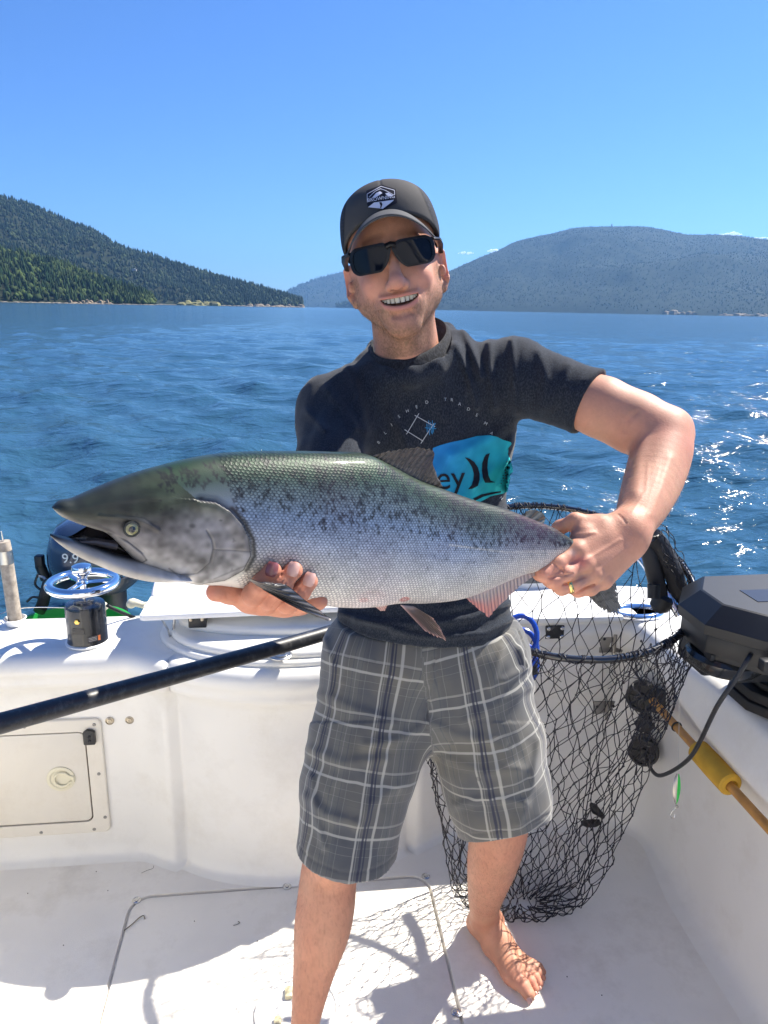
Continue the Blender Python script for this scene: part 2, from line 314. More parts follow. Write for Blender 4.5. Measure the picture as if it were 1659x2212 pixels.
def build_hills():
    g1 = mat('hill_ground', (.022, .028, .014), .95, var=.35, vscale=.02, spec=.1)
    hill('hill', (1500, 2300), [(-700, 330), (-300, 380), (-100, 405), (0, 425), (60, 440), (120, 466), (160, 482), (200, 497), (260, 533), (330, 553), (400, 577), (450, 592), (500, 607), (560, 622), (600, 634), (655, 651)], 'dark conifer forest covering the long slope at the left', 19000, 14, g1, 900, 1, tcol=((.010, .024, .013), (.034, .048, .020)))
    hill('hill', (1000, 1250), [(-600, 470), (-200, 505), (0, 540), (60, 552), (120, 568), (180, 588), (240, 612), (300, 632), (335, 646)], 'greener mixed wood on the low spur at the left shore', 6500, 11, g1, 330, 2, tcol=((.012, .032, .012), (.05, .072, .020)))
    hill('hill', (9000, 8200), [(560, 650), (600, 638), (640, 620), (680, 604), (720, 592), (750, 585), (800, 578), (860, 576), (950, 590), (1050, 630), (1150, 655)], 'hazy blue wood on the farthest hill in the gap', 3500, 28, g1, 2500, 3)
    hill('hill', (6000, 5600), [(725, 657), (745, 653), (765, 650), (820, 646), (900, 640), (980, 650)], 'dark low wooded point beside the head', 700, 20, g1, 500, 4)
    hill('hill', (4700, 3300), [(850, 628), (900, 612), (960, 590), (1000, 572), (1040, 554), (1075, 541), (1110, 523), (1150, 512), (1200, 502), (1240, 492), (1300, 489), (1360, 488), (1395, 489), (1440, 497), (1480, 505), (1540, 506), (1590, 508), (1659, 517), (1800, 530), (2100, 545), (2600, 590)], 'blue-green forest over the long hill at the right', 32000, 9, g1, 2000, 5, tcol=((.014, .024, .015), (.026, .034, .018)))
    # grassy clearings and pale shore rocks
    gm = mat('dry_grass', (.16, .15, .05), .95, var=.35, vscale=.05); rk = mat('shore_rock', (.20, .155, .10), .9, var=.4, vscale=.3, bump=.6, bscale=.5, bdist=1)
    def rocks(x0, x1, yb, D, hpx, n, label, m=rk, sz=1.):
        mb = MB()
        for k in range(n):
            x = x0+(x1-x0)*(k+random.random())/n; q = ray(x, yb); hz = nrm([q[0], q[1], 0]); c = hz*(D+random.uniform(-8, 8)); hgt = hpx*D/F_*random.uniform(.3, 1)
            th = np.linspace(0, 2*np.pi, 7, endpoint=False); wd = (x1-x0)/n*D/F_*sz*random.uniform(.6, 1.3); V = []
            for lz, lr in ((-1.5, 1), (.3*hgt, .9), (.8*hgt, .6), (hgt, .15)):
                rj = lr*wd*(.75+.5*rng.random(7)); V.append(np.stack([c[0]+np.cos(th)*rj, c[1]+np.sin(th)*rj, -.3+lz+rng.random(7)*hgt*.15], 1))
            mb.grid(np.array(V), closed_v=True)
        o = mb.build('shore_rock', m, smooth=False); tag(o, label, 'shore rocks', kind='stuff')
    rocks(150, 240, 650, 1185, 9, 14, 'tan bedrock outcrop at the foot of the green spur'); rocks(540, 655, 655, 2210, 6, 14, 'pale rocks at the tip of the left point')
    rocks(0, 330, 650, 1150, 2.0, 70, 'thin grey band of stones along the left shore', mat('beach_stone', (.2, .17, .13), .9, var=.3, vscale=.2), 1.2); rocks(330, 655, 655, 2030, 1.8, 60, 'thin brown beach line under the long wooded slope', mat('beach_stone'), 1.2)
    rocks(390, 470, 650, 1990, 10, 10, 'yellow-green grass bank beside the left point', gm, 1.6); rocks(1440, 1500, 670, 3480, 9, 9, 'brown cleared bank at the right shore', rk, 1.5); rocks(1560, 1660, 672, 3380, 5, 14, 'low brown bank at the far right shore', rk, 1.3)
    # look-out tower on the right hill
    c = at(1321, 489, 5300); t = thing('lookout_tower', 'tiny pale tower standing on the crest of the right hill', 'tower', c-np.array([0, 0, 14]))
    MB().box(c+np.array([0, 0, -2]), (6, 6, 26)).build('shaft', mat('tower_paint', (.3, .3, .32), .7), t); MB().box(c+np.array([0, 0, 13]), (9, 9, 5)).build('platform', mat('tower_paint'), t)
    hs = thing('house', 'tiny white-roofed house among trees on the left slope', 'house', at(290, 584, 1990)-np.array([0, 0, 4])); c = at(290, 582, 1990)
    MB().box(c-np.array([0, 0, 2]), (12, 8, 4)).build('wall', mat('house_wall', (.3, .28, .25), .8), hs); MB().prism([(-7, 0), (7, 0), (0, 2.4)], -5, 5, (c+np.array([0, 0, .1]), (1, 0, 0), (0, 0, 1), (0, 1, 0))).build('roof', mat('house_roof', (.30, .31, .32), .7), hs)
    # small clouds over the right hill
    cm = bpy.data.materials.new('cloud'); cm.use_nodes = True; b = cm.node_tree.nodes['Principled BSDF']; b.inputs['Base Color'].default_value = (.95, .95, .96, 1); b.inputs['Roughness'].default_value = 1; b.inputs['Emission Color'].default_value = (.7, .82, 1, 1); b.inputs['Emission Strength'].default_value = .35; b.inputs['Specular IOR Level'].default_value = 0
    for (x, y, wpx, hpx, lab) in ((1006, 547, 17, 6, 'small white cloud left of the right hill'), (1068, 543, 15, 8, 'white cloud poking over the shoulder of the right hill'), (1580, 506, 26, 7, 'flat white cloud above the right ridge'), (1643, 515, 22, 6, 'white cloud at the right edge over the ridge')):
        D = 16000; c = at(x, y, D); k = D/F_; mb = MB()
        for q in range(26):
            u = random.uniform(-1, 1); r = hpx*k*random.uniform(.25, .6)*(1-.6*abs(u)); p_ = c+CR*u*wpx*k+CU*(random.uniform(-.3, .5)*hpx*k*(1-u*u))
            th = np.linspace(0, np.pi, 9); mb.lathe([(max(r*math.sin(a)*(1+.12*random.random()), 1), -r*.7*math.cos(a)) for a in th], p_, (0, 0, 1), 14, cap=False)
        o = mb.build('cloud', cm, angle=None); recenter(o); tag(o, lab, 'cloud')
# ------------------------------------------------------------------ boat
def build_boat():
    gel = mat('gelcoat', (.80, .785, .735), .38, spec=.5, var=.035, vscale=2.5, dirt=(.48, .43, .34, .26), dscale=6, coat=.15, bump=.12, bscale=9, bdist=.004)
    deckm = mat('deck_gelcoat', (.76, .755, .73), .42, var=.03, vscale=3, dirt=(.45, .42, .36, .25), dscale=7, bump=.1, bscale=160)
    floorm = mat('nonskid_floor', (.79, .76, .70), .6, var=.06, vscale=5, dirt=(.40, .36, .29, .45), dscale=5, bump=.35, bscale=380, bdist=.0015)
    groove = mat('groove', (.60, .57, .52), .7, var=.4, vscale=14)
    rub = mat('black_plastic', (.018, .019, .022), .45, bump=.15, bscale=500, bdist=.0005); steel = mat('stainless', (.62, .62, .62), .22, 1)
    boat = thing('motor_boat', 'white fibreglass fishing boat seen from its cockpit, looking aft', 'boat', (0, 0, -.25))
    def prt(mb, name, m, parent=boat, **k):
        mb.V = [fb(v) for v in mb.V]; return mb.build(name, m, parent, **k)
    # inner plan path (boat frame)
    def arc(c, r, a0, a1, n): a = np.radians(np.linspace(a0, a1, n)); return [(c[0]+r*math.cos(t), c[1]+r*math.sin(t)) for t in a]
    WX0, WX1, WY = -1.12, 1.065, 1.89
    path = [(WX0, y) for y in np.linspace(-1.9, 1.75, 12)]+arc((WX0+.12, WY-.12), .12, 180, 90, 7)+[(x, WY) for x in np.linspace(-.95, -.50, 10)]
    pod = [(-.45, 1.888), (-.42, 1.880), (-.395, 1.868), (-.37, 1.852), (-.345, 1.835)]
    th = np.linspace(215, 325, 34); a = [(0+.395*math.cos(math.radians(t)), 1.985+.235*math.sin(math.radians(t))) for t in th]
    path += pod+a+[(.345, 1.835), (.37, 1.852), (.395, 1.868), (.42, 1.88), (.45, 1.888)]+[(x, WY-.0) for x in np.linspace(.5, .93, 9)]
    path += arc((WX1-.12, WY-.12), .12, 90, 0, 7)+[(WX1, y) for y in np.linspace(1.72, -1.9, 24)]
    path = np.array(path); T = np.gradient(path, axis=0); T /= np.linalg.norm(T, axis=1)[:, None]; Nn = np.stack([T[:, 1], -T[:, 0]], 1)   # inward
    wt = sstep(1.5, 1.8, path[:, 1])                    # 1 along the transom, 0 along the side walls
    profs = []                                          # (inward offset, z)
    pt = [(.035, 0), (.018, .004), (.008, .014), (.002, .05), (0, .09), (0, .30), (.0, .44), (.004, .52), (.012, .545), (.030, .56), (.044, .572), (.046, .585), (.046, .60), (.052, .606), (.055, .625), (.049, .645), (.036, .657), (.018, .661), (0, .662)]
    ps = [(.07, 0), (.035, .004), (.013, .018), (.002, .05), (0, .09), (-.004, .25), (-.006, .44), (0, .500), (.028, .508), (.040, .515), (.045, .527), (.042, .55), (.034, .585), (.030, .60), (.022, .628), (.014, .648), (-.006, .658), (-.02, .661), (-.035, .662)]
    G = np.zeros((len(path), len(pt)+1, 3))
    for k in range(len(pt)):
        o = np.array(pt[k])*wt[:, None]+np.array(ps[k])*(1-wt[:, None]); G[:, k, :2] = path+Nn*o[:, :1]; G[:, k, 2] = o[:, 1]
    G[:, -1, 2] = .662
    wr = sstep(.42, .52, path[:, 0])*sstep(1.60, 1.80, path[:, 1]); G[:, :-1, 1] += .120*wr[:, None]*np.clip(G[:, :-1, 2]/.62, 0, 1)**1.0
    outer = path.copy(); s = path[:, 1] > 1.74
    ext = 0
    outer[s, 1] = 2.09; outer[~s & (path[:, 0] < 0), 0] = -1.42; outer[~s & (path[:, 0] > 0), 0] = 1.40
    c = (path[:, 1] > 1.74) & (path[:, 0] > .93); outer[c] = [(1.02+.38*math.sin(t), 1.80+.29*math.cos(t)) for t in np.linspace(0, 1.5, c.sum())]
    outer[:, 1] += .14*sstep(.42, .60, path[:, 0])*sstep(1.3, 1.8, path[:, 1])
    c = (path[:, 1] > 1.74) & (path[:, 0] < -.99); outer[c] = [(-1.02-.38*math.cos(t), 1.80+.29*math.sin(t)) for t in np.linspace(0.05, 1.55, c.sum())]
    G[:, -1, :2] = outer
    mb = MB(); mb.grid(G[:, :-1]); prt(mb, 'cockpit_liner', gel, angle=None)
    mb = MB(); D = np.stack([G[:, -2], G[:, -1]*.5+G[:, -2]*.5, G[:, -1], G[:, -1]+np.array([0, 0, -.03]), np.concatenate([outer*1.012, np.full((len(outer), 1), .60)], 1), np.concatenate([outer*.99, np.full((len(outer), 1), -.5)], 1)], 1)
    prt(mb.grid(D), 'gunwale_deck', deckm, angle=50)
    # floor with hatch
    x0, x1, y0, y1 = -.445, .358, -.55, 1.715
    mb = MB(); mb.box((0, 0, -.020), (2.5, 4.2, .02)); prt(mb, 'groove_bottom', groove, smooth=False)
    bm = bmesh.new(); pts = rr(x1-x0+.015, y1-y0+.015, .06, 6, (x0+x1)/2, (y0+y1)/2); inn = [bm.verts.new((p[0], p[1], 0)) for p in pts]
    out = [bm.verts.new(p) for p in ((-1.3, -1.95, 0), (1.3, -1.95, 0), (1.3, 2.0, 0), (-1.3, 2.0, 0))]
    es = [bm.edges.new((inn[i], inn[(i+1) % len(inn)])) for i in range(len(inn))]+[bm.edges.new((out[i], out[(i+1) % 4])) for i in range(4)]
    bmesh.ops.triangle_fill(bm, use_beauty=True, use_dissolve=False, edges=es)
    bm.normal_update()
    for f in bm.faces:
        if f.normal.z < 0: f.normal_flip()
    ee = [e for e in bm.edges if e.is_boundary and e.verts[0] in inn]; r = bmesh.ops.extrude_edge_only(bm, edges=ee)
    for v in r['geom']:
        if isinstance(v, bmesh.types.BMVert): v.co.z = -.02; v.co.x += .004*(1 if v.co.x < 0 else -1)
    V = np.array([v.co[:] for v in bm.verts]); bm.verts.index_update(); Fc = [[v.index for v in f.verts] for f in bm.faces]; bm.free()
    prt(MB().add(V, Fc), 'cockpit_floor', floorm, smooth=False)
    hatch = prt(MB().prism(rr(x1-x0, y1-y0, .05, 6, (x0+x1)/2, (y0+y1)/2), -.016, -.001, bev=.004), 'floor_hatch', floorm, angle=40)
    for (x, y) in [tuple(tb(onz(a_, b_, 0))[:2]) for a_, b_ in ((295, 1945), (620, 1915), (920, 1893), (986, 2188))]:
        mb = MB().lathe([(.0125, -.001), (.012, .002), (.0095, .003), (.0085, .0015), (.0055, .0015), (.005, .004), (.002, .0045)], (x, y, 0), n=20); prt(mb, 'snap_button', steel, hatch)
    # round inspection plate
    cc = tb(onz(643, 2185, 0)); pl = prt(MB().lathe([(.098, 0), (.097, .004), (.088, .006), (.086, .003), (.07, .003), (.002, .003)], (cc[0], cc[1], 0), n=56), 'inspection_plate', deckm)
    q = tb(onz(624, 2150, 0)); prt(MB().box((q[0], q[1], .008), (.018, .030, .012), bev=.004), 'latch', mat('yellowed_plastic', (.55, .50, .33), .4), pl)
    q = tb(onz(600, 2215, 0)); prt(MB().box((q[0], q[1], .008), (.016, .028, .012), bev=.004), 'latch', mat('yellowed_plastic'), pl)
    # locker hatch in the transom (left)
    fy = WY; hx0, hx1, hz0, hz1 = -1.03, -.535, .085, .45
    fr = ((0, fy, 0), (1, 0, 0), (0, 0, 1), (0, -1, 0)); bm = MB()
    W, Hh = hx1-hx0, hz1-hz0; cx, cz = (hx0+hx1)/2, (hz0+hz1)/2
    o_ = rr(W, Hh, .018, 5, cx, cz); i_ = rr(W-.075, Hh-.075, .02, 5, cx-.006, cz); n_ = len(o_)
    prof = [(o_, .0005), (o_, .006), (rr(W-.006, Hh-.006, .016, 5, cx, cz), .0085), (i_, .0085), (i_, .0005)]
    G2 = np.array([[(p[0], fy-z, p[1]) for p in L] for (L, z) in prof]); b2 = MB().grid(G2, closed_v=True)
    cream = mat('cream_panel', (.74, .70, .61), .42, var=.04, vscale=6, dirt=(.45, .38, .27, .3), dscale=6)
    lk = prt(b2, 'locker_hatch', cream, angle=30)
    prt(MB().prism(rr(W-.083, Hh-.083, .017, 5, cx-.006, cz), .0015, .0075, fr, bev=.002), 'door_panel', cream, lk)
    prt(MB().box((cx-.006, fy-.0005, cz), (W-.076, .002, Hh-.076)), 'door_gap', mat('gap_brown', (.10, .07, .05), .8), lk, smooth=False)  # dark brown sheet behind the gap round the panel
    def screw(mb, x, z, r=.0045, y=fy-.0085):
        mb.lathe([(r, 0), (r, .0012), (r*.7, .0022), (r*.35, .0012), (.0003, .0012)], (x, y, z), (0, -1, 0), 14)
    for (x, z) in [(hx1-.018, hz1-.017), (hx1-.018, .5*(hz0+hz1)+.01), (hx1-.012, hz0+.05), (hx1-.045, hz0+.012), (hx1-.19, hz0+.012), (hx1-.34, hz0+.012), (hx1-.2, hz1-.014), (hx1-.36, hz1-.014)]:
        m_ = MB(); screw(m_, x, z, .0048); prt(m_, 'screw', mat('dull_steel', (.30, .29, .27), .4, 1), lk)
    # pull ring
    lx, lz = -.655, .268; b3 = MB().lathe([(.038, 0), (.038, .003), (.034, .0045), (.030, .0045), (.027, .002), (.002, .0015)], (lx, fy-.0075, lz), (0, -1, 0), 36)
    ivory = mat('ivory_plastic', (.70, .66, .50), .35); ph = prt(b3, 'ring_pull', ivory, lk)
    prt(MB().tube([(lx+.004+.021*math.cos(t), fy-.0125, lz+.021*math.sin(t)) for t in np.linspace(.5, 5.8, 20)]+[(lx+.034, fy-.0125, lz-.008), (lx+.034, fy-.0125, lz+.008), (lx+.022, fy-.0125, lz+.010)], .0032, 8), 'ring_pull', ivory, lk)
    mb = MB().prism([(-.014, -.022), (.014, -.022), (.016, -.018), (.016, .016), (.010, .021), (-.005, .024), (-.016, .016), (-.016, -.018)], 0, .011, ((hx1-.032, fy-.0086, hz1-.052), (1, 0, 0), (0, 0, 1), (0, -1, 0)), bev=.002)
    prt(mb, 'turn_latch', rub, lk); 
    for dz in (.004, -.009): m_ = MB(); screw(m_, hx1-.031, hz1-.052+dz, .0045, fy-.0198); prt(m_, 'screw', mat('dark_screw', (.05, .05, .055), .3, 1), lk)
    for x in (hx1+.022, hx1+.075):
        m_ = MB().lathe([(.012, 0), (.012, .002), (.009, .0035), (.0085, .002), (.0065, .002), (.006, .004), (.003, .0045), (.0003, .003)], (x, fy-.0005, hz1-.012), (0, -1, 0), 20); prt(m_, 'bolt', mat('brass_steel', (.45, .40, .32), .35, 1))
    # live-well lids (two tiers) on the pod
    def lid(rx, ry, cy, z0, z1, name, ybk=2.06, lip=.012):
        P = [(-rx, ybk)]+[(rx*math.cos(math.radians(t)), cy+ry*math.sin(math.radians(t))) for t in np.linspace(180, 360, 44)]+[(rx, ybk)]
        return prt(MB().prism(P, z0, z1, bev=lip), name, gel, angle=50)
    lid(.375, .235, 1.965, .655, .676, 'well_rim', lip=.008); lid(.345, .205, 1.95, .670, .697, 'well_lid'); 
    l3 = lid(.325, .12, 1.96, .690, .722, 'well_lid', ybk=2.07)
    q = tb(onz(606, 1416, .697)); m_ = MB().lathe([(.030, 0), (.030, .002), (.026, .0045), (.024, .003), (.018, .003), (.018, .0055), (.008, .006), (.0003, .006)], (q[0], q[1], .6975), n=36); cap = prt(m_, 'drain_cap', mat('satin_steel', (.5, .5, .48), .3, 1))
    prt(MB().box((q[0], q[1], .705), (.022, .006, .004), bev=.001), 'slot', mat('dark_gap', (.02, .02, .02), .6), cap)
    # transom door at the right
    dy = 1.962; dx0, dx1 = float(onyb(1128, 1350, dy)[0]), float(onyb(1322, 1388, dy)[0])+.016; dz0, dz1 = float(onyb(1200, 1580, dy)[2]), float(onyb(1200, 1342, dy)[2])
    door = prt(MB().box(((dx0+dx1)/2, dy+.02, (dz0+dz1)/2), (dx1-dx0, .04, dz1-dz0), bev=.006), 'transom_door', gel)
    prt(MB().box(((dx0+dx1)/2-.01, dy+.02, dz1+.009), (dx1-dx0+.03, .075, .018), bev=.006), 'door_cap', mat('white_plastic', (.82, .82, .80), .3), door)
    # the jamb panel that carries the door
    prt(MB().box((dx1+.040, dy+.040, .46), (.07, .07, .42), bev=.02), 'door_jamb', gel)
    q = onyb(1197, 1364, dy); pc = (q[0], dy-.001, q[2]); plm = MB().box((pc[0], dy-.004, pc[2]), (.058, .009, .042), bev=.003); plate = prt(plm, 'mounting_plate', rub, door)
    for sx in (-1, 1):
        for sz in (-1, 1):
            m_ = MB().lathe([(.0062, 0), (.0062, .003), (.0045, .0048), (.001, .005)], (pc[0]+sx*.021, dy-.0086, pc[2]+sz*.0135), (0, -1, 0), 14); prt(m_, 'bolt', steel, door)
    for zz in (float(onyb(1317, 1388, dy)[2]), float(onyb(1302, 1533, dy)[2])):
        q = (dx1-.018, dy-.003, zz); hg = prt(MB().box(q, (.075, .005, .062), bev=.002), 'hinge', mat('dull_steel'), door); prt(MB().tube([(q[0]+.006, q[1]-.006, zz-.03), (q[0]+.006, q[1]-.006, zz+.03)], .0055, 12), 'hinge', mat('dull_steel'), door)
        for sx in (-1, 1):
            m_ = MB(); screw(m_, q[0]+sx*.026, zz+.015, .0045, q[1]-.003); prt(m_, 'screw', mat('dark_screw'), door)
    # chrome hawse ring on the quarter
    q = tb(onz(1375, 1325, .665)); mm = [(q[0]+.075*math.cos(t), q[1]+.042*math.sin(t), .668) for t in np.linspace(0, 2*np.pi, 36, endpoint=False)]
    hw = prt(MB().tube(mm, .012, 12, closed=True), 'hawse_ring', mat('chrome', (.85, .86, .88), .08, 1)); prt(MB().lathe([(.066, 0), (.001, 0)], (q[0], q[1], .6655), sx=1, sy=.55, n=30, xdir=(1, 0, 0)), 'opening', mat('dark_gap'), hw)
    # rub rail strip on the right gunwale deck
    prt(MB().tube([(1.118, y, .663) for y in np.linspace(-1.5, 1.75, 20)], .0065, 8), 'deck_moulding', deckm)
    # unseen cabin bulkhead, brought close behind the camera to bounce sunlight aft
    cb = prt(MB().box((0, -1.0, 1.0), (2.8, .08, 2.4), bev=.02), 'bounce_bulkhead', gel); prt(MB().box((0, -1.75, 2.23), (2.7, 1.6, .06), bev=.02), 'cabin_roof', gel)
    for sx in (-.7, .7): prt(MB().box((sx, -.955, 1.65), (.6, .02, .5), bev=.01), 'cabin_window', mat('tinted_glass', (.02, .025, .03), .05, coat=1), cb)
    # hull bottom and swim platform
    prt(MB().box((-.45, 2.32, .02), (1.5, .5, .06), bev=.02), 'swim_platform', deckm)
    prt(MB().box((0, 0, -.3), (2.6, 4.0, .45), bev=.05), 'hull_bottom', gel)
    return boat
# ------------------------------------------------------------------ salmon
FP0, FP1 = at(115, 1130, .672), at(1218, 1172, 1.082)
fX = nrm(FP1-FP0); fY = nrm(np.array([0, 0, 1])-fX*fX[2]); fN = np.cross(fX, fY)
def floc(px, py):
    px, py = np.broadcast_arrays(np.asarray(px, float), np.asarray(py, float))
    q = FW+CR*((px[..., None]-CX)/F_)-CU*((py[..., None]-CY)/F_); t = ((FP0-C0)@fN)/(q@fN); return C0+q*t[..., None]
def pdist(x, y, pts):
    pts = np.asarray(pts, float); d = np.full(np.shape(x), 1e9)
    for a, b in zip(pts[:-1], pts[1:]):
        ab = b-a; t = np.clip(((x-a[0])*ab[0]+(y-a[1])*ab[1])/(ab@ab), 0, 1); d = np.minimum(d, np.hypot(x-a[0]-t*ab[0], y-a[1]-t*ab[1]))
    return d
def inpoly(x, y, pts):
    c = np.zeros(np.shape(x), bool); n = len(pts); j = n-1
    for i in range(n):
        xi, yi = pts[i]; xj, yj = pts[j]; c ^= ((yi > y) != (yj > y)) & (x < (xj-xi)*(y-yi)/(yj-yi+1e-9)+xi); j = i
    return c
TOPL = [(113, 1095), (120, 1088), (158, 1076), (196, 1060), (242, 1041), (295, 1022), (348, 1007), (409, 992), (485, 980), (557, 976), (645, 975.5), (720, 977), (800, 984), (839, 1003), (895, 1033), (959, 1057), (1024, 1080), (1088, 1098), (1144, 1119), (1196, 1141), (1222, 1158), (1260, 1182), (1292, 1212)]
BOTU = [(113, 1097), (120, 1105), (158, 1126), (196, 1139), (228, 1150), (258, 1176), (285, 1204), (310, 1222), (345, 1240), (405, 1257), (482, 1263), (538, 1271), (600, 1288), (684, 1304), (804, 1307), (843, 1301), (916, 1300), (994, 1290), (1045, 1272), (1131, 1238), (1153, 1233), (1196, 1208), (1222, 1185), (1250, 1215), (1292, 1248)]
OPERC = [(395, 1072), (405, 1066), (436, 1069), (463, 1085), (485, 1111), (500, 1142), (506, 1176), (495, 1210), (463, 1237), (424, 1248)]
PREOP = [(417, 1126), (428, 1145), (432, 1163), (428, 1195), (405, 1221), (368, 1229), (349, 1214)]
def fish_color(x, y, yt, yb, P):
    t = np.clip((y-yt)/np.maximum(yb-yt, 1), 0, 1)
    stops = [0, .05, .14, .26, .40, .55, .70, .84, 1]
    cs = np.array([(.016, .036, .018), (.022, .048, .024), (.036, .064, .046), (.10, .135, .155), (.19, .26, .38), (.34, .39, .49), (.50, .51, .53), (.62, .60, .56), (.70, .64, .60)])
    c = np.stack([np.interp(t, stops, cs[:, k]) for k in range(3)], -1)
    n1 = noise(P, 60, 3)[..., None]; c = c*(1+.12*n1)
    warm = np.exp(-((x-560)/90)**2-((y-1205)/26)**2)[..., None]; c = c*(1-.5*warm)+np.array([.62, .56, .42])*.5*warm
    # tail half: paler belly border runs higher
    k = sstep(900, 1180, x)[..., None]; c2 = np.stack([np.interp(t, [0, .1, .3, .48, .6, 1], np.array([(.025, .045, .03), (.035, .06, .045), (.08, .11, .115), (.23, .25, .27), (.55, .54, .50), (.66, .62, .57)])[:, q]) for q in range(3)], -1); c = c*(1-k)+c2*k
    # head
    dop = pdist(x, y, OPERC); hx = sstep(520, 420, x+(y-1120)*.25*0)
    inh = inpoly(x, y, [(60, 1000), (330, 1000), (395, 1060)]+OPERC[1:]+[(424, 1300), (60, 1300)]); 
    hc = np.stack([np.interp(t, [0, .12, .3, .45, .62, .8, 1], np.array([(.018, .028, .017), (.024, .036, .021), (.034, .042, .029), (.080, .075, .078), (.165, .155, .158), (.32, .305, .29), (.56, .53, .50)])[:, q]) for q in range(3)], -1)
    opx = sstep(322, 400, x)[..., None]; op = inpoly(x, y, [(330, 1080), (400, 1066)]+OPERC[2:]+[(380, 1240), (330, 1200)]); hc = np.where(op[..., None], hc*(1-opx)+opx*(hc*.55+np.array([.27, .265, .28])*.45*sstep(1062, 1120, y)[..., None]+np.array([.05, .06, .04])*.45*(1-sstep(1062, 1120, y))[..., None]), hc)
    blot = (fbm(P, 60, 3, 9)+.6*noise(P, 190, 5))[..., None]; hc = hc*np.clip(1+.55*blot, .3, 1.7)
    sn = np.maximum(sstep(250, 150, x)*sstep(1150, 1080, y), .8*sstep(330, 240, x)*sstep(1112, 1085, y-.0*x)); hc = hc*(1-.75*sn[..., None])+np.array([.02, .023, .025])*.75*sn[..., None]
    eyep = np.exp(-(((x-255)/36)**2+((y-1116)/13)**2)**1.2)[..., None]; hc = hc*(1-.85*eyep)+np.array([.012, .013, .016])*.85*eyep
    lip = np.exp(-(pdist(x, y, [(118, 1104), (160, 1124), (200, 1137), (228, 1146)])/5)**2)[..., None]; hc = hc*(1-.5*lip)+np.array([.42, .40, .36])*.5*lip
    c = np.where(inh[..., None], hc, c)
    for L, wd, a in ((OPERC[1:], 2.6, .9), (PREOP, 2., .45), ([(432, 1166), (503, 1167)], 1.6, .5), ([(440, 1232), (500, 1196)], 2., .4), ([(228, 1146), (262, 1158), (290, 1180), (303, 1198)], 2.2, .75), ([(303, 1198), (298, 1207), (280, 1204), (245, 1172)], 2, .7), ([(215, 1205), (290, 1240), (360, 1247), (440, 1253)], 2, .25)):
        e = a*np.exp(-(pdist(x, y, L)/wd)**2)[..., None]; c = c*(1-e)+np.array([.035, .035, .035])*e
    e = np.exp(-(pdist(x, y, [(240, 1152), (292, 1196)])/8.5)**4)[..., None]*.8; c = c*(1-e)+np.array([.24, .225, .215])*e
    gap = np.exp(-(pdist(x, y, [(470, 1080), (493, 1106), (511, 1142), (516, 1178), (504, 1212)])/5)**2)[..., None]; c = c*(1-.9*gap)+np.array([.02, .022, .025])*.9*gap
    e = .5*np.exp(-(pdist(x, y, [(930, 1160), (1060, 1180), (1215, 1184)])/2)**2)[..., None]; c = c*(1-e)+np.array([.66, .64, .58])*e
    # spots
    r = np.random.default_rng(11); m_ = np.zeros_like(x)
    for i in range(620):
        sx = r.uniform(330, 1215); yt_ = np.interp(sx, *np.array(TOPL).T); yb_ = np.interp(sx, *np.array(BOTU).T); u = abs(r.normal())*.24 if i > 35 else r.uniform(.3, .8)
        if sx < 470 and u > .18: continue
        sy = yt_+(yb_-yt_)*(u+.015); rad = r.uniform(2.4, 6.2)*(.85 if sx > 900 else 1.)*(1 if u < .4 else .75); q = (np.abs(x-sx) < 14) & (np.abs(y-sy) < 14)
        an = r.normal()*.5; ca, sa = math.cos(an), math.sin(an); dx, dy = x[q]-sx, y[q]-sy; wob = 1+.35*np.sin(np.arctan2(dy, dx)*3+r.random()*6); u1 = (dx*ca+dy*sa)/(rad*.75*wob); v1 = (-dx*sa+dy*ca)/(rad*1.15*wob)
        m_[q] = np.maximum(m_[q], np.exp(-((u1*u1+v1*v1)**1.8)*.8)*r.uniform(.6, .95)*(1 if u < .45 else .5))
    for (sx, sy, rad) in ((348, 1084, 4), (327, 1068, 3.5), (327, 1086, 3), (278, 1098, 4), (444, 1104, 3.5), (392, 1063, 6), (410, 1062, 5), (388, 1117, 7)):
        m_ = np.maximum(m_, .6*np.exp(-(((x-sx)/rad)**2+((y-sy)/(rad*.7))**2)**1.5))
    c = c*(1-m_[..., None])+np.array([.008, .010, .012])*m_[..., None]
    fl = noise(np.stack([x/3.6, y/6.5, 0*x], -1), 1, 31)+.5*noise(np.stack([x/2.2, y/3.4, 0*x], -1), 1, 37); dens = np.exp(-((t-.27)/.20)**2)*sstep(470, 620, x)+.35*np.exp(-((t-.5)/.2)**2)*sstep(480, 560, x)
    fk = (sstep(.40, .75, fl+.35*dens-.12)*np.clip(dens, 0, 1)*.75)[..., None]*(~inh)[..., None]; c = c*(1-fk)+np.array([.022, .026, .034])*fk
    big = noise(P, 28, 41)[..., None]; c = c*(1+.10*big)+np.where(inh[..., None], 0, np.array([.03, -.005, .02])*np.clip(noise(P, 17, 43), 0, 1)[..., None])
    # red sores
    for (sx, sy, rx, ry, a) in ((849, 1281, 11, 7, .8), (757, 1279, 10, 6, .35), (770, 1270, 30, 16, .12)):
        e = a*np.exp(-((((x-sx)/rx)**2+((y-sy)/ry)**2)-.45)**2*3)[..., None]; c = c*(1-e)+np.array([.48, .13, .12])*e
    return np.clip(c, 0, 1)
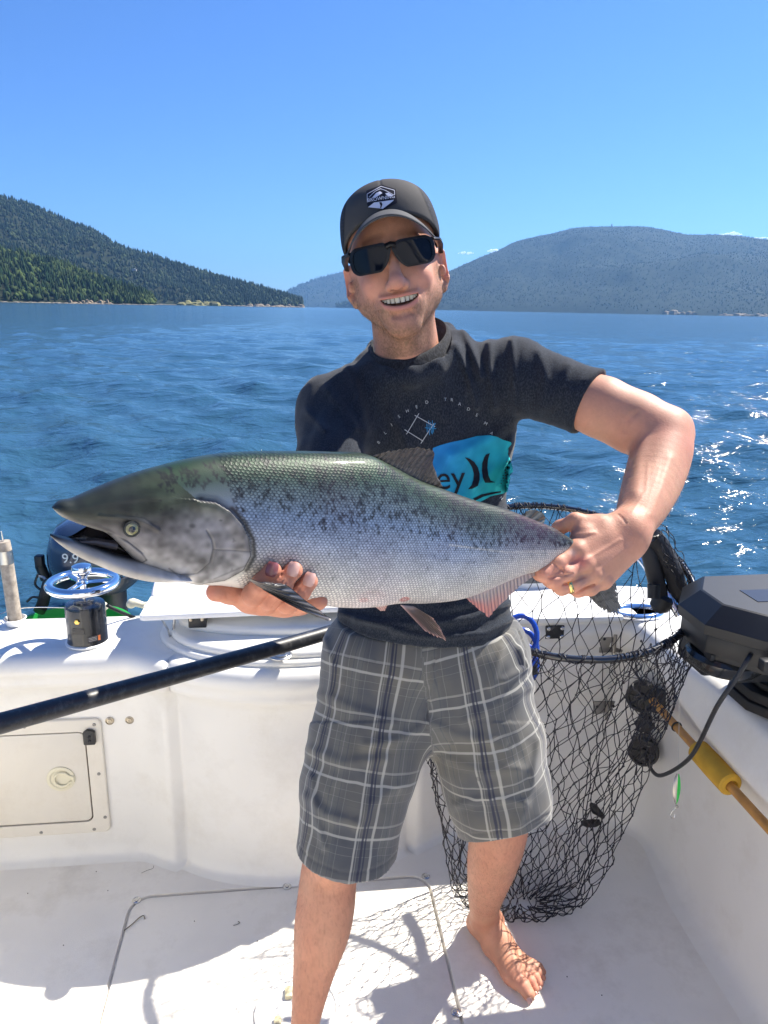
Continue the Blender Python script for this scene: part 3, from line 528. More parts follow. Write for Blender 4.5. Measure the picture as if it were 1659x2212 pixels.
def fish_disp(x, y):
    d = np.zeros_like(x)
    inh = inpoly(x, y, [(330, 1060), (395, 1064)]+OPERC[1:]+[(424, 1300), (330, 1300)]); do = pdist(x, y, OPERC[1:])
    d += np.where(inh, .0030*np.exp(-((do-6)/16)**2)+.0012, -.0030*np.exp(-(do/7)**2))*sstep(332, 410, x)*sstep(600, 520, x)
    d -= .0010*np.exp(-(pdist(x, y, PREOP)/2.2)**2)+.0006*np.exp(-(pdist(x, y, [(432, 1166), (503, 1167)])/2)**2)
    d += .0022*np.exp(-(pdist(x, y, [(238, 1152), (292, 1196)])/9)**4)
    d -= .0016*np.exp(-(pdist(x, y, [(228, 1143), (265, 1157), (294, 1180)])/3)**2)
    d -= .0018*np.exp(-(((x-267)/19)**2+((y-1128)/17)**2)**2)
    d += .0012*np.exp(-(pdist(x, y, [(205, 1105), (240, 1106), (290, 1112), (320, 1128)])/5)**2)
    return d
def fish_material():
    M = bpy.data.materials.new('salmon_skin'); M.use_nodes = True; n = M.node_tree.nodes; l = M.node_tree.links; b = n['Principled BSDF']
    a = n.new('ShaderNodeAttribute'); a.attribute_name = 'col'; u = n.new('ShaderNodeAttribute'); u.attribute_name = 'puv'
    ns = n.new('ShaderNodeTexNoise'); ns.inputs['Scale'].default_value = .12; mx = n.new('ShaderNodeVectorMath'); mx.operation = 'MULTIPLY_ADD'; l.new(u.outputs['Vector'], ns.inputs[0]); l.new(ns.outputs['Color'], mx.inputs[0]); mx.inputs[1].default_value = (3, 3, 0); l.new(u.outputs['Vector'], mx.inputs[2])
    hx = None                                            # three crossed waves make a lattice of six-sided scales
    for ang in (0, 60, 120):
        k = 2*math.pi/3.45; dn = n.new('ShaderNodeVectorMath'); dn.operation = 'DOT_PRODUCT'; l.new(mx.outputs[0], dn.inputs[0]); dn.inputs[1].default_value = (k*math.sin(math.radians(ang))*.86, k*math.cos(math.radians(ang))*1.12, 0)
        cs_ = n.new('ShaderNodeMath'); cs_.operation = 'COSINE'; l.new(dn.outputs['Value'], cs_.inputs[0])
        if hx is None: hx = cs_.outputs[0]
        else: ad_ = n.new('ShaderNodeMath'); l.new(hx, ad_.inputs[0]); l.new(cs_.outputs[0], ad_.inputs[1]); hx = ad_.outputs[0]
    rg = n.new('ShaderNodeMapRange'); rg.inputs[1].default_value = -1.2; rg.inputs[2].default_value = .9; rg.inputs[3].default_value = 1; rg.inputs[4].default_value = 0; l.new(hx, rg.inputs[0])
    vr = n.new('ShaderNodeTexVoronoi'); vr.inputs['Scale'].default_value = .30; l.new(mx.outputs[0], vr.inputs['Vector']); sv = n.new('ShaderNodeSeparateColor'); l.new(vr.outputs['Color'], sv.inputs[0]); r2 = n.new('ShaderNodeMapRange'); r2.inputs[3].default_value = .85; r2.inputs[4].default_value = 1.28; l.new(sv.outputs[0], r2.inputs[0])  # random tint per scale, the brighter ones painted in as glints
    bc = n.new('ShaderNodeMix'); bc.data_type = 'RGBA'; l.new(rg.outputs[0], bc.inputs[0]); l.new(r2.outputs[0], bc.inputs[6]); bc.inputs[7].default_value = (.50, .51, .54, 1)
    # scale mask: third component of puv (0 on the head, 1 on the body)
    sp = n.new('ShaderNodeSeparateXYZ'); l.new(u.outputs['Vector'], sp.inputs[0])
    mi = n.new('ShaderNodeMix'); mi.data_type = 'RGBA'; l.new(sp.outputs[2], mi.inputs[0]); mi.inputs[6].default_value = (1, 1, 1, 1); l.new(bc.outputs[2], mi.inputs[7])
    mu = n.new('ShaderNodeMix'); mu.data_type = 'RGBA'; mu.blend_type = 'MULTIPLY'; mu.inputs[0].default_value = 1; l.new(a.outputs['Color'], mu.inputs[6]); l.new(mi.outputs[2], mu.inputs[7]); l.new(mu.outputs[2], b.inputs['Base Color'])
    me_ = n.new('ShaderNodeMath'); me_.operation = 'MULTIPLY'; l.new(sp.outputs[2], me_.inputs[0]); me_.inputs[1].default_value = .22; l.new(me_.outputs[0], b.inputs['Metallic'])
    b.inputs['Roughness'].default_value = .47; b.inputs['Specular IOR Level'].default_value = .28; b.inputs['Coat Weight'].default_value = .16; b.inputs['Coat Roughness'].default_value = .07
    iv = n.new('ShaderNodeMath'); iv.operation = 'MULTIPLY'; l.new(rg.outputs[0], iv.inputs[0]); l.new(sp.outputs[2], iv.inputs[1])
    n2 = n.new('ShaderNodeTexNoise'); n2.inputs['Scale'].default_value = .9; n2.inputs['Detail'].default_value = 3; l.new(u.outputs['Vector'], n2.inputs[0]); ad = n.new('ShaderNodeMath'); ad.operation = 'MULTIPLY_ADD'; l.new(iv.outputs[0], ad.inputs[0]); ad.inputs[1].default_value = -1.; l.new(n2.outputs[0], ad.inputs[2])
    bp = n.new('ShaderNodeBump'); bp.inputs['Strength'].default_value = .32; bp.inputs['Distance'].default_value = .0006; l.new(ad.outputs[0], bp.inputs['Height']); l.new(bp.outputs[0], b.inputs['Normal'])
    return M
def build_fish():
    fish = thing('salmon', 'large silver salmon with green spotted back, held level across the man', 'fish', floc(640, 1300))
    skin = fish_material()
    def loft(x0, x1, nx, top, bot, wfun, xpow=1, front=230, back=50, paint_bot=None, capw=0):
        xs = np.linspace(x0, x1, nx); th = np.concatenate([np.linspace(-90, 90, front, endpoint=False), np.linspace(90, 270, back, endpoint=False)]); th = np.radians(th)
        yt = smooth_interp(xs, top); yb = smooth_interp(xs, bot); X = xs[:, None]*np.ones_like(th)
        Y = ((yt+yb)/2)[:, None]-((yb-yt)/2)[:, None]*np.sin(th)[None]; P = floc(X, Y); wv = wfun(xs)
        cth = np.cos(th); off = np.sign(cth)*np.abs(cth)**.8*wv[:, None]; sgn = np.sign(off)
        off = off+sgn*fish_disp(X, Y)*np.abs(cth)**.3; P2 = P+fN*off[..., None]
        bt = smooth_interp(xs, paint_bot if paint_bot is not None else bot)
        col = fish_color(X, Y, smooth_interp(xs, TOPL)[:, None]*np.ones_like(Y), bt[:, None]*np.ones_like(Y), P)
        loc = P-FP0; u = (loc@fX)*1000; v = (loc@fY)*1000
        vv = wv[:, None]*1000*np.sin(th)[None]*.15+v; mask = sstep(0, 1, (pdist(X, Y, [(440, 900), (470, 1085), (508, 1176), (480, 1240), (540, 1300)])*np.where(inpoly(X, Y, [(0, 900), (430, 900), (470, 1085), (508, 1176), (480, 1240), (540, 1400), (0, 1400)]), -1, 1))/14)
        uv = np.stack([u, vv, mask], -1).reshape(-1, 3); n1, n2 = X.shape
        i, j = np.meshgrid(np.arange(n1-1), np.arange(n2), indexing='ij'); j2 = (j+1) % n2
        Q = np.stack([i*n2+j, i*n2+j2, (i+1)*n2+j2, (i+1)*n2+j], -1).reshape(-1, 4); return P2.reshape(-1, 3), Q, col.reshape(-1, 3), uv
    W = [(113, .002), (125, .008), (160, .014), (200, .018), (260, .0245), (330, .031), (400, .036), (470, .040), (560, .044), (680, .0465), (800, .045), (900, .040), (1000, .034), (1080, .028), (1150, .022), (1200, .0185), (1222, .0175), (1292, .010)]
    BFULL = [(100, 1160), (109, 1162), (120, 1169), (158, 1195), (208, 1218), (265, 1239), (330, 1250), (405, 1258), (482, 1264), (538, 1271), (600, 1288), (684, 1304), (1292, 1304)]
    pb = [(100, 1165)]+[p for p in BFULL if p[0] < 600 and p[0] > 100]+[p for p in BOTU if p[0] >= 600]
    V, Q, c, uv = loft(113, 1292, 1050, TOPL, BOTU, lambda x: smooth_interp(x, W), paint_bot=pb)
    link('body', mkmesh('body', V, Q, skin, cols=c, uv=uv), fish)
    # lower jaw
    JT = [(109, 1153), (125, 1157), (160, 1166), (196, 1178), (253, 1197), (300, 1206), (390, 1230)]; JB = [(109, 1158), (120, 1168), (158, 1195), (208, 1218), (265, 1239), (330, 1249), (362, 1246), (390, 1238)]
    V, Q, c, uv = loft(109, 390, 330, JT, JB, lambda x: smooth_interp(x, [(109, .002), (120, .007), (160, .0135), (210, .018), (265, .024), (330, .030), (420, .034)]), front=90, back=30, paint_bot=pb)
    X, Y = None, None; c = np.clip(c, 0, 1); loc = V-C0; px, py, _ = proj(V); tj = np.clip((py-smooth_interp(px, JT))/12, 0, 1)
    wh = np.array([.34, .32, .30]); base = wh*(1+.3*fbm(V, 70, 3, 4)[:, None]); rim = (np.exp(-((py-smooth_interp(px, JT)-1)/6.5)**2)*sstep(330, 280, px))[:, None]; dk = sstep(170, 118, px)[:, None]*sstep(1180, 1160, py)[:, None]
    base = base*(1-.85*rim)+np.array([.02, .02, .022])*.85*rim; base = base*(1-.85*dk)+np.array([.02, .02, .022])*.85*dk; mixj = sstep(290, 400, px)[:, None]; c = base*(1-mixj)+c*mixj
    link('lower_jaw', mkmesh('lower_jaw', V, Q, skin, cols=c, uv=uv), fish)
    # dark mouth lining
    g = []
    for x in np.linspace(150, 300, 16):
        yb = np.interp(x, *np.array(JT).T)+5; yt = yb+(np.interp(x, *np.array(BOTU).T)-6-yb)*float(sstep(140, 215, x))-.5; g.append([floc(x, yt+(yb-yt)*t)-fN*(.004*math.sin(t*math.pi)-.001) for t in np.linspace(0, 1, 8)])
    G = np.array(g); mb = MB(); mb.grid(G-fN*.004); mb.grid((G-fN*.010)[:, ::-1]); mb.build('mouth_lining', mat('fish_mouth', (.014, .013, .016), .25, var=.4, vscale=60), fish, angle=None)
    mb = MB().tube([floc(168, 1172)-fN*.002, floc(205, 1170)-fN*.0, floc(250, 1178)], [.002, .005, .007], 10, flat=.7); mb.build('tongue', mat('fish_tongue', (.05, .045, .05), .25), fish)
    # eye
    for sg in (1, -1):
        c = floc(267.5, 1128.5)+fN*sg*(smooth_interp(267., W)+.0002)
        mb = MB().lathe([(.0064, -.003), (.0064, 0), (.0058, .0012), (.0045, .0018), (.0028, .0022), (.0002, .0023)], c, fN*sg, 36, cap=False); eye = mb.build('eye', mat('fish_iris', (.20, .19, .08), .15, var=.35, vscale=300, coat=1), fish)
        MB().lathe([(.0034, 0), (.0030, .0007), (.002, .0011), (.0002, .0012)], c+fN*sg*.0018, fN*sg, 28, cap=False).build('pupil', mat('fish_pupil', (.008, .010, .02), .05, coat=1), eye)
        MB().tube([c+fN*sg*.0006+(fX*math.cos(t)+fY*math.sin(t))*.0068 for t in np.linspace(0, 2*np.pi, 30, endpoint=False)], .0012, 8, closed=True).build('eye_rim', mat('fish_rim', (.02, .022, .02), .4), eye)
    # fins
    def fin(name, base, tip, n0, n1, cfun, rays=26, rag=.12, nu=110, nv=26, th=.0011, bow=0, label=None, mname='fin'):
        base = np.array(base, float); tip = np.array(tip, float)
        def rs(p, m):
            s = np.r_[0, np.cumsum(np.hypot(*np.diff(p, axis=0).T))]; q = np.linspace(0, s[-1], m); return np.stack([np.interp(q, s, p[:, 0]), np.interp(q, s, p[:, 1])], 1)
        b, t = rs(base, nu), rs(tip, nu); r = np.random.default_rng(len(base)+int(base[0, 0])); u = np.linspace(0, 1, nu)
        j = 1-rag*np.abs(np.interp(u*rays*2, np.arange(rays*2+2), r.random(rays*2+2)))-rag*.5*(np.abs((u*rays) % 1-.5)*2)
        v = np.linspace(0, 1, nv); PX = b[:, None, 0]+(t-b)[:, None, 0]*v[None]*j[:, None]; PY = b[:, None, 1]+(t-b)[:, None, 1]*v[None]*j[:, None]
        P = floc(PX, PY); ripple = np.cos(u*rays*2*np.pi)[:, None]*.0009*np.minimum(v*3, 1)[None]; nn = n0+(n1-n0)*v[None]+bow*np.sin(v*np.pi)[None]+ripple
        A = P+fN*(nn+th*(1.15-v)[None])[..., None]; B = P+fN*(nn-th*(1.15-v)[None])[..., None]; n1_, n2_ = A.shape[:2]
        i, k = np.meshgrid(np.arange(n1_-1), np.arange(n2_-1), indexing='ij'); Q = np.stack([i*n2_+k, i*n2_+k+1, (i+1)*n2_+k+1, (i+1)*n2_+k], -1).reshape(-1, 4)
        off = n1_*n2_; Q = np.concatenate([Q, Q[:, ::-1]+off])
        rim = [(a*n2_+n2_-1, (a+1)*n2_+n2_-1) for a in range(n1_-1)]+[(a, a+1) for a in range(n2_-1)]+[((n1_-1)*n2_+a, (n1_-1)*n2_+a+1) for a in range(n2_-1)]
        Q = np.concatenate([Q, np.array([[a, b_, b_+off, a+off] for a, b_ in rim])])
        cc = cfun(np.broadcast_to(u[:, None], PX.shape), np.broadcast_to(v[None], PX.shape), PX, PY); cc = cc*(1-.35*(np.cos(u*rays*2*np.pi) > .2)[:, None, None]*sstep(.05, .3, v)[None, :, None])
        o = link(name, mkmesh(name, np.concatenate([A.reshape(-1, 3), B.reshape(-1, 3)]), Q, mat('fin_skin', attr='col', rough=.3, coat=.4, sss=0), cols=np.tile(cc.reshape(-1, 3), (2, 1))), fish)
        if label: o['label'] = label
        return o
    def spotty(PX, PY, base, dens=1., seed=0, sx=9, sy=6, k=.9):
        m_ = noise(np.stack([PX/sx*2.2, PY/sy*2.0, 0*PX], -1), 1, seed) > .30; n_ = True
        c = np.ones(PX.shape+(3,))*np.asarray(base); return np.where((m_ & n_)[..., None], c*.30, c)
    L3 = lambda a, b, t: np.asarray(a)*(1-t[..., None])+np.asarray(b)*t[..., None]
    fin('dorsal_fin', [(800, 986), (830, 1000), (870, 1022), (910, 1042), (946, 1054)], [(806, 982), (858, 965), (900, 961), (938, 963), (934, 990), (936, 1012), (952, 1049)], 0, .004, lambda u, v, x, y: spotty(x, y, (.085, .060, .048), seed=2)*(1-.0*v[..., None])+.35*sstep(.82, 1, v)[..., None]*sstep(.7, 1., u)[..., None], rays=17, rag=.13)
    fin('adipose_fin', [(1128, 1114), (1145, 1122), (1162, 1130)], [(1135, 1104), (1155, 1100), (1172, 1108), (1178, 1122), (1172, 1130)], 0, .001, lambda u, v, x, y: np.ones(x.shape+(3,))*np.array([.13, .12, .09]), rays=3, rag=.02, th=.0022)
    fin('anal_fin', [(1000, 1287), (1045, 1270), (1095, 1250), (1150, 1231)], [(1005, 1293), (1030, 1318), (1050, 1334), (1062, 1322), (1090, 1290), (1120, 1262), (1150, 1240)], .002, .006, lambda u, v, x, y: L3((.42, .33, .31), (.62, .22, .18), sstep(.25, .8, v)*sstep(.8, .2, u)) , rays=20, rag=.10)
    fin('pelvic_fin', [(846, 1296), (858, 1297), (874, 1299)], [(885, 1345), (912, 1359), (936, 1369), (925, 1345), (905, 1318)], .02, .032, lambda u, v, x, y: L3((.26, .19, .16), (.58, .36, .31), np.maximum(sstep(.3, .0, u), sstep(.85, 1, v))), rays=12, rag=.10, th=.0014)
    fin('pelvic_fin', [(800, 1303), (820, 1302), (840, 1300)], [(824, 1318), (838, 1330), (848, 1330), (852, 1318)], -.012, -.016, lambda u, v, x, y: L3((.60, .50, .47), (.62, .36, .33), v), rays=8, rag=.06)
    fin('pectoral_fin', [(494, 1217), (500, 1226), (520, 1240)], [(508, 1215), (560, 1222), (610, 1262), (658, 1297), (648, 1299), (600, 1280)], .046, .066, lambda u, v, x, y: L3((.028, .028, .032), (.16, .14, .13), sstep(.3, 1, u)*sstep(.2, .9, v)), rays=9, rag=.04, bow=.010, th=.0016, label='dark pectoral fin lying over the fingers')
    fin('tail_fin', [(1268, 1216), (1280, 1232), (1262, 1258), (1255, 1250)][::-1], [(1266, 1278), (1300, 1316), (1332, 1336), (1352, 1334), (1346, 1300), (1341, 1262), (1334, 1232)], -.001, -.006, lambda u, v, x, y: spotty(x, y, (.085, .083, .078), seed=5, sx=11, sy=8), rays=30, rag=.12, nv=40, nu=150, th=.0018)
    return fish
# ------------------------------------------------------------------ the man
def hat(px, py, off):                                   # point on a pixel ray at a given height above the fish's mid-plane
    q = ray(px, py); return C0+q*((off+(FP0-C0)@fN)/(q@fN))
HZ = nrm([-.02, -.99, -.02]); _u = nrm(np.array([0, 0, 1])-HZ*HZ[2]); _x = np.cross(_u, HZ); _t = math.radians(11.5)
HY = _u*math.cos(_t)-_x*math.sin(_t); HX = np.cross(HY, HZ); HO = at(847, 549, 1.155)-HZ*.094
HM = np.stack([HX, HY, HZ], 1)
def hl(P): return (P-HO)@HM
def hw(p): return HO+HM@np.asarray(p, float)
def head_sdf(P):
    q = hl(P); X = np.stack([np.abs(q[:, 0]), q[:, 1], q[:, 2]], 1)
    d = sd_ell(q, (0, .030, -.012), (.0735, .070, .096))
    d = smin(d, sd_ell(q, (0, -.030, .022), (.0625, .088, .066)), .03)
    d = smin(d, sd_cone(X, (.0, -.108, .066), (.0460, -.066, .0), .0195, .0185), .030)
    d = smin(d, sd_ell(q, (0, -.112, .072), (.026, .0175, .019)), .018)
    d = smin(d, sd_cone(X, (.047, -.066, .0), (.062, -.02, -.01), .018, .012), .03)
    d = smin(d, sd_ell(X, (.036, -.040, .061), (.017, .015, .017)), .022)          # smiling cheeks
    d = smin(d, sd_ell(q, (0, -.078, .070), (.036, .026, .022)), .018)             # muzzle
    d = smin(d, sd_cone(X, (.012, .018, .086), (.038, .016, .076), .008, .007), .012)  # brow
    d = smax(d, -sd_ell(X, (.032, -.004, .094), (.017, .013, .013)), .012)
    n = sd_cone(q, (0, .002, .089), (0, -.036, .108), .0075, .0098); n = smin(n, sd_ell(q, (0, -.043, .111), (.0125, .0115, .0120)), .008)
    n = smin(n, sd_ell(X, (.0130, -.047, .099), (.0080, .0085, .011)), .005); d = smin(d, n, .009)
    d = smax(d, -sd_ell(X, (.0075, -.0560, .1035), (.0050, .0042, .0065)), .002)
    # smile folds
    d = smax(d, -(chain(X, [(.019, -.044, .0985), (.030, -.055, .094), (.0375, -.069, .083)], [.0028, .0036, .002], .004)), .006)
    for cr in ([(.021, -.042, .098), (.033, -.054, .092), (.0415, -.072, .080)],): d = d+.0011*np.exp(-(np.maximum(chain(X, cr, [0, 0, 0], .001), 0)/.0042)**2)
    # mouth opening: a curved slot
    half = .0058*np.sqrt(np.clip(1-(X[:, 0]/.0298)**2, 0, 1))+.0003; yc = -.0660+.8*X[:, 0]**2-half
    lip = smin(np.sqrt((q[:, 1]-(yc+half+.0030))**2+(q[:, 2]-(.0905-9*X[:, 0]**2))**2+np.clip(X[:, 0]-.029, 0, 1)**2)-.0027, np.sqrt((q[:, 1]-(yc-half-.0045))**2+(q[:, 2]-(.0905-9*X[:, 0]**2))**2+np.clip(X[:, 0]-.027, 0, 1)**2)-.0046, .002)
    d = smin(d, lip, .005)
    slot = np.maximum(np.maximum(np.abs(q[:, 1]-yc)-half, X[:, 0]-.0305), .070-q[:, 2]); d = smax(d, -slot, .0015)
    d = smax(d, -sd_cone(X, (0, -.0935, .0945), (.014, -.092, .088), .0020, .0015), .009)   # crease below the lip
    # ears
    ea = math.radians(36); R = np.array([[math.cos(ea), 0, math.sin(ea)], [0, 1, 0], [-math.sin(ea), 0, math.cos(ea)]])
    e = sd_ell(X, (.0800, -.031, -.008), (.0062, .0315, .0175), R); e = smin(e, sd_ell(X, (.0765, -.062, -.002), (.006, .010, .009)), .006)
    e = smax(e, -sd_ell(X, (.0862, -.028, .003), (.0062, .0205, .0100), R), .004); e = smin(e, sd_ell(X, (.079, -.036, .006), (.005, .009, .004)), .003); d = smin(d, e, .006)
    # neck
    nb = at(886, 815, 1.375); k = sd_cone(P, hw((0, -.072, -.028)), nb, .054, .062); k = smin(k, sd_cone(P, hw((.0, -.10, .03)), at(882, 800, 1.33), .016, .02), .03)
    k = smin(k, sd_cone(P, hw((.055, -.03, -.02)), at(912, 800, 1.325), .010, .010), .015)
    d = smin(d, k, .022)
    d = smin(d, sd_ell(P, at(890, 860, 1.41), (.15, .08, .07)), .03)
    return d
def head_col(V):
    q = hl(V); x, y, z = q.T; ax = np.abs(x); c = np.ones((len(V), 3))*np.array([.52, .258, .172])
    c *= 1+.09*fbm(V, 60, 3, 2)[:, None]+.05*noise(V, 420, 3)[:, None]; red = np.zeros(len(V))
    for (p_, r_, a) in (((.0, -.043, .112), .018, .5), ((.042, -.040, .07), .026, .38), ((.084, -.03, -.01), .03, .7), ((.0, -.112, .085), .02, .15)):
        red = np.maximum(red, a*np.exp(-(((ax-p_[0])**2+(y-p_[1])**2+(z-p_[2])**2)/r_**2)))
    c = c*(1-red[:, None])+np.array([.62, .25, .19])*red[:, None]
    half = .0058*np.sqrt(np.clip(1-(ax/.0298)**2, 0, 1)); yc = -.0660+.8*ax**2-half; lipm = (np.exp(-((y-(yc+half+.0022))/.0026)**2)+np.exp(-((y-(yc-half-.0045))/.0045)**2))*sstep(.034, .027, ax)*(z > .06); lipm = np.clip(lipm, 0, 1)[:, None]
    c = c*(1-.75*lipm)+np.array([.52, .20, .17])*.75*lipm
    ins = ((np.abs(y-yc) < half+.0002) & (z < .0885) & (z > .04) & (ax < .031)); c[ins] = (.10, .02, .02)
    wy = V[:, 2]; beard = sstep(-.048, -.080, y+.25*(z-.05)*(z < .05))*sstep(-.045, .01, z)*1.0; beard = np.maximum(beard, sstep(.062, .050, ax)*0)
    must = np.exp(-(((y+.0615)/.006)**2))*sstep(.034, .02, ax)*(z > .07); side = sstep(-.01, -.03, y)*np.exp(-((ax-.069)/.012)**2)*np.exp(-((z-.008)/.022)**2)
    b = np.clip(np.maximum(np.maximum(beard, must*.7), side), 0, 1)*(y > -.165); b *= 1-lipm[:, 0]; b *= 1-.75*np.exp(-((ax/.026)**2+((y+.098)/.016)**2)**2)*(z > .05)*.8; b *= 1-.9*np.exp(-(((ax-.035)/.018)**2+((y+.055)/.018)**2))
    dots = .5+.5*np.clip(noise(V, 520, 6)*1.6+.35*noise(V, 140, 8), -1, 1); b = (b*(.30+.62*dots))[:, None]
    c = c*(1-b)+np.array([.225, .135, .080])*b
    return c
def plane3(a, b, c_, inside):
    n = nrm(np.cross(b-a, c_-a)); n = n if (inside-a)@n < 0 else -n; return a, n     # distance negative inside
def px_lines(P, lines, front=None):
    x, y, d = proj(P); r = np.zeros(len(P))
    for pts, wd, amp in lines:
        bb = np.array(pts); s = (x > bb[:, 0].min()-3*wd) & (x < bb[:, 0].max()+3*wd) & (y > bb[:, 1].min()-3*wd) & (y < bb[:, 1].max()+3*wd)
        if front is not None: s &= d < front
        r[s] += amp*np.exp(-(pdist(x[s], y[s], pts)/wd)**2)
    return r
# --- arms and hands
def limb(P, pts, rs, n=26):
    q = np.linspace(0, len(pts)-1, n); s_ = np.arange(len(pts)); W_ = np.stack([smooth_interp(q, np.stack([s_, np.array(pts)[:, k]], 1)) for k in range(3)], 1); R_ = smooth_interp(q, np.stack([s_, rs], 1)); return chain(P, list(W_), list(R_-.0008), .0045)
def arm_left(P):
    a = chain(P, [at(1110, 812, 1.38), at(1215, 848, 1.335), at(1300, 880, 1.305), at(1375, 915, 1.285), at(1430, 938, 1.27)], [.045, .046, .0475, .0480, .0435], .03)
    a = smin(a, limb(P, [at(1437, 930, 1.27), at(1431, 972, 1.255), at(1412, 1035, 1.215), at(1390, 1090, 1.165), at(1372, 1128, 1.13), at(1362, 1150, 1.115)], [.0420, .0485, .0465, .0385, .0300, .0275]), .014)
    a = smin(a, sd_ell(P, at(1460, 925, 1.285), (.022, .022, .022)), .03); a = smin(a, np.linalg.norm(P-at(1476, 945, 1.275), axis=-1)-.0135, .014)
    w0, w1, w2 = at(1352, 1140, 1.11), at(1358, 1165, 1.108), at(1356, 1185, 1.11)
    mc = [at(1246, 1188, 1.078), at(1262, 1216, 1.074), at(1282, 1240, 1.08), at(1303, 1254, 1.092)]
    palm = None
    for s_, m_, r1 in ((w0, mc[0], .0155), (w1, mc[1], .0155), (w1, mc[2], .015), (w2, mc[3], .0135)):
        e = sd_cone(P, s_, m_, .021, r1); palm = e if palm is None else smin(palm, e, .012)
    palm = smin(palm, sd_cone(P, at(1300, 1160, 1.10), at(1262, 1165, 1.097), .018, .014), .015)
    palm = smin(palm, chain(P, [at(1340, 1137, 1.115), at(1292, 1133, 1.105), at(1243, 1125, 1.102), at(1210, 1139, 1.118), at(1188, 1158, 1.135)], [.019, .0142, .0112, .0098, .0085], .008), .016)
    for m_, r_ in zip(mc, (.0095, .009, .0085, .0075)): palm = smin(palm, np.linalg.norm(P-(m_-FW*.0085), axis=-1)-r_, .008)
    palm = smin(palm, sd_cone(P, at(1272, 1142, 1.10), at(1252, 1166, 1.093), .011, .0115), .012)
    palm = smin(palm, np.linalg.norm(P-at(1263, 1150, 1.088), axis=-1)-.008, .014)   # bone at the thumb root
    a = smin(a, palm, .022)
    F = None
    for pts, rs in (([mc[0], at(1205, 1216, 1.060), at(1174, 1240, 1.054), at(1166, 1240, 1.085), at(1184, 1212, 1.125)], [.0128, .0112, .0112, .0095, .008]),
                    ([mc[1], at(1224, 1240, 1.058), at(1194, 1255, 1.056), at(1186, 1252, 1.088), at(1202, 1225, 1.125)], [.0128, .0112, .0110, .0095, .008]),
                    ([mc[2], at(1243, 1261, 1.064), at(1213, 1270, 1.064), at(1206, 1266, 1.092), at(1218, 1238, 1.125)], [.012, .0104, .0102, .0092, .008]),
                    ([mc[3], at(1276, 1272, 1.080), at(1248, 1276, 1.082), at(1240, 1272, 1.100), at(1245, 1248, 1.125)], [.011, .0095, .0092, .0082, .0075])):
        e = chain(P, pts, rs, .006); F = e if F is None else smin(F, e, .0022)
    a = smin(a, F, .007)
    return a+px_lines(P, [([(1195, 1216), (1216, 1234), (1222, 1243), (1236, 1240)], 2.2, .0018), ([(1216, 1262), (1240, 1256), (1262, 1246)], 2.2, .0020), ([(1240, 1283), (1262, 1270), (1284, 1262)], 2.2, .0018), ([(1184, 1249), (1200, 1246), (1222, 1243)], 2.2, .0018), ([(1335, 1112), (1345, 1120), (1352, 1130)], 2.5, .001), ([(1350, 930), (1354, 912), (1364, 900), (1376, 892)], 7, .0018)], 1.3)-px_lines(P, [([(1285, 1150), (1240, 1155)], 4, .0012), ([(1340, 1165), (1262, 1212)], 3.5, .0010), ([(1350, 1185), (1285, 1238)], 3.5, .0008)], 1.12)-px_lines(P, [([(1395, 925), (1378, 985), (1372, 1060)], 14, .0026), ([(1448, 990), (1430, 1050), (1408, 1110)], 10, .0016), ([(1400, 1000), (1396, 1060), (1366, 1105)], 3, .0004), ([(1425, 1010), (1405, 1070), (1392, 1120)], 2.6, .0003)], 1.3)
RF = {}
def arm_right(P):
    el = at(690, 1140, 1.15); wr = at(655, 1262, .905)
    a = chain(P, [at(722, 895, 1.375), at(710, 1010, 1.262), el], [.042, .040, .040], .01)
    a = smin(a, chain(P, [el, (el*.6+wr*.4), wr], [.040, .040, .0265], .03), .012)
    mc = [hat(540, 1296, .0), hat(572, 1301, .004), hat(610, 1304, .002), hat(645, 1302, -.006)]
    palm = None
    for m_, r1 in zip(mc, (.013, .013, .0125, .0115)):
        e = sd_cone(P, hat(640, 1283, -.062), m_, .020, r1); palm = e if palm is None else smin(palm, e, .012)
    palm = smin(palm, chain(P, [hat(608, 1296, -.035), hat(545, 1288, -.012), hat(498, 1281, .002), hat(466, 1279, .009)], [.017, .0128, .0108, .0100], .008), .014)
    a = smin(a, palm, .022); F = None
    for pts, rs in (([mc[0], hat(548, 1284, .028), hat(566, 1262, .040), hat(588, 1234, .0445)], [.0125, .0110, .0106, .0098]),
                    ([mc[1], hat(584, 1293, .030), hat(606, 1266, .044), hat(633, 1233, .0455)], [.0125, .0112, .0108, .0102]),
                    ([mc[2], hat(622, 1302, .028), hat(645, 1282, .041), hat(667, 1256, .043)], [.0122, .0110, .0106, .0098]),
                    ([mc[3], hat(660, 1303, .010), hat(678, 1303, .022), hat(692, 1300, .026)], [.011, .0095, .0090, .0082])):
        e = chain(P, pts, rs, .006); F = e if F is None else smin(F, e, .0018)
    a = smin(a, F, .006)
    return a+px_lines(P, [([(552, 1268), (566, 1276)], 2., .0009), ([(594, 1272), (612, 1284)], 2., .0009), ([(640, 1272), (656, 1286)], 2, .0008), ([(588, 1312), (606, 1292), (626, 1270), (648, 1248)], 2.4, .0012), ([(545, 1300), (562, 1284), (584, 1262), (608, 1240)], 2.4, .0012), ([(488, 1272), (490, 1292)], 2, .0008)], .80)
UP_ = np.array([0, 0, 1.])
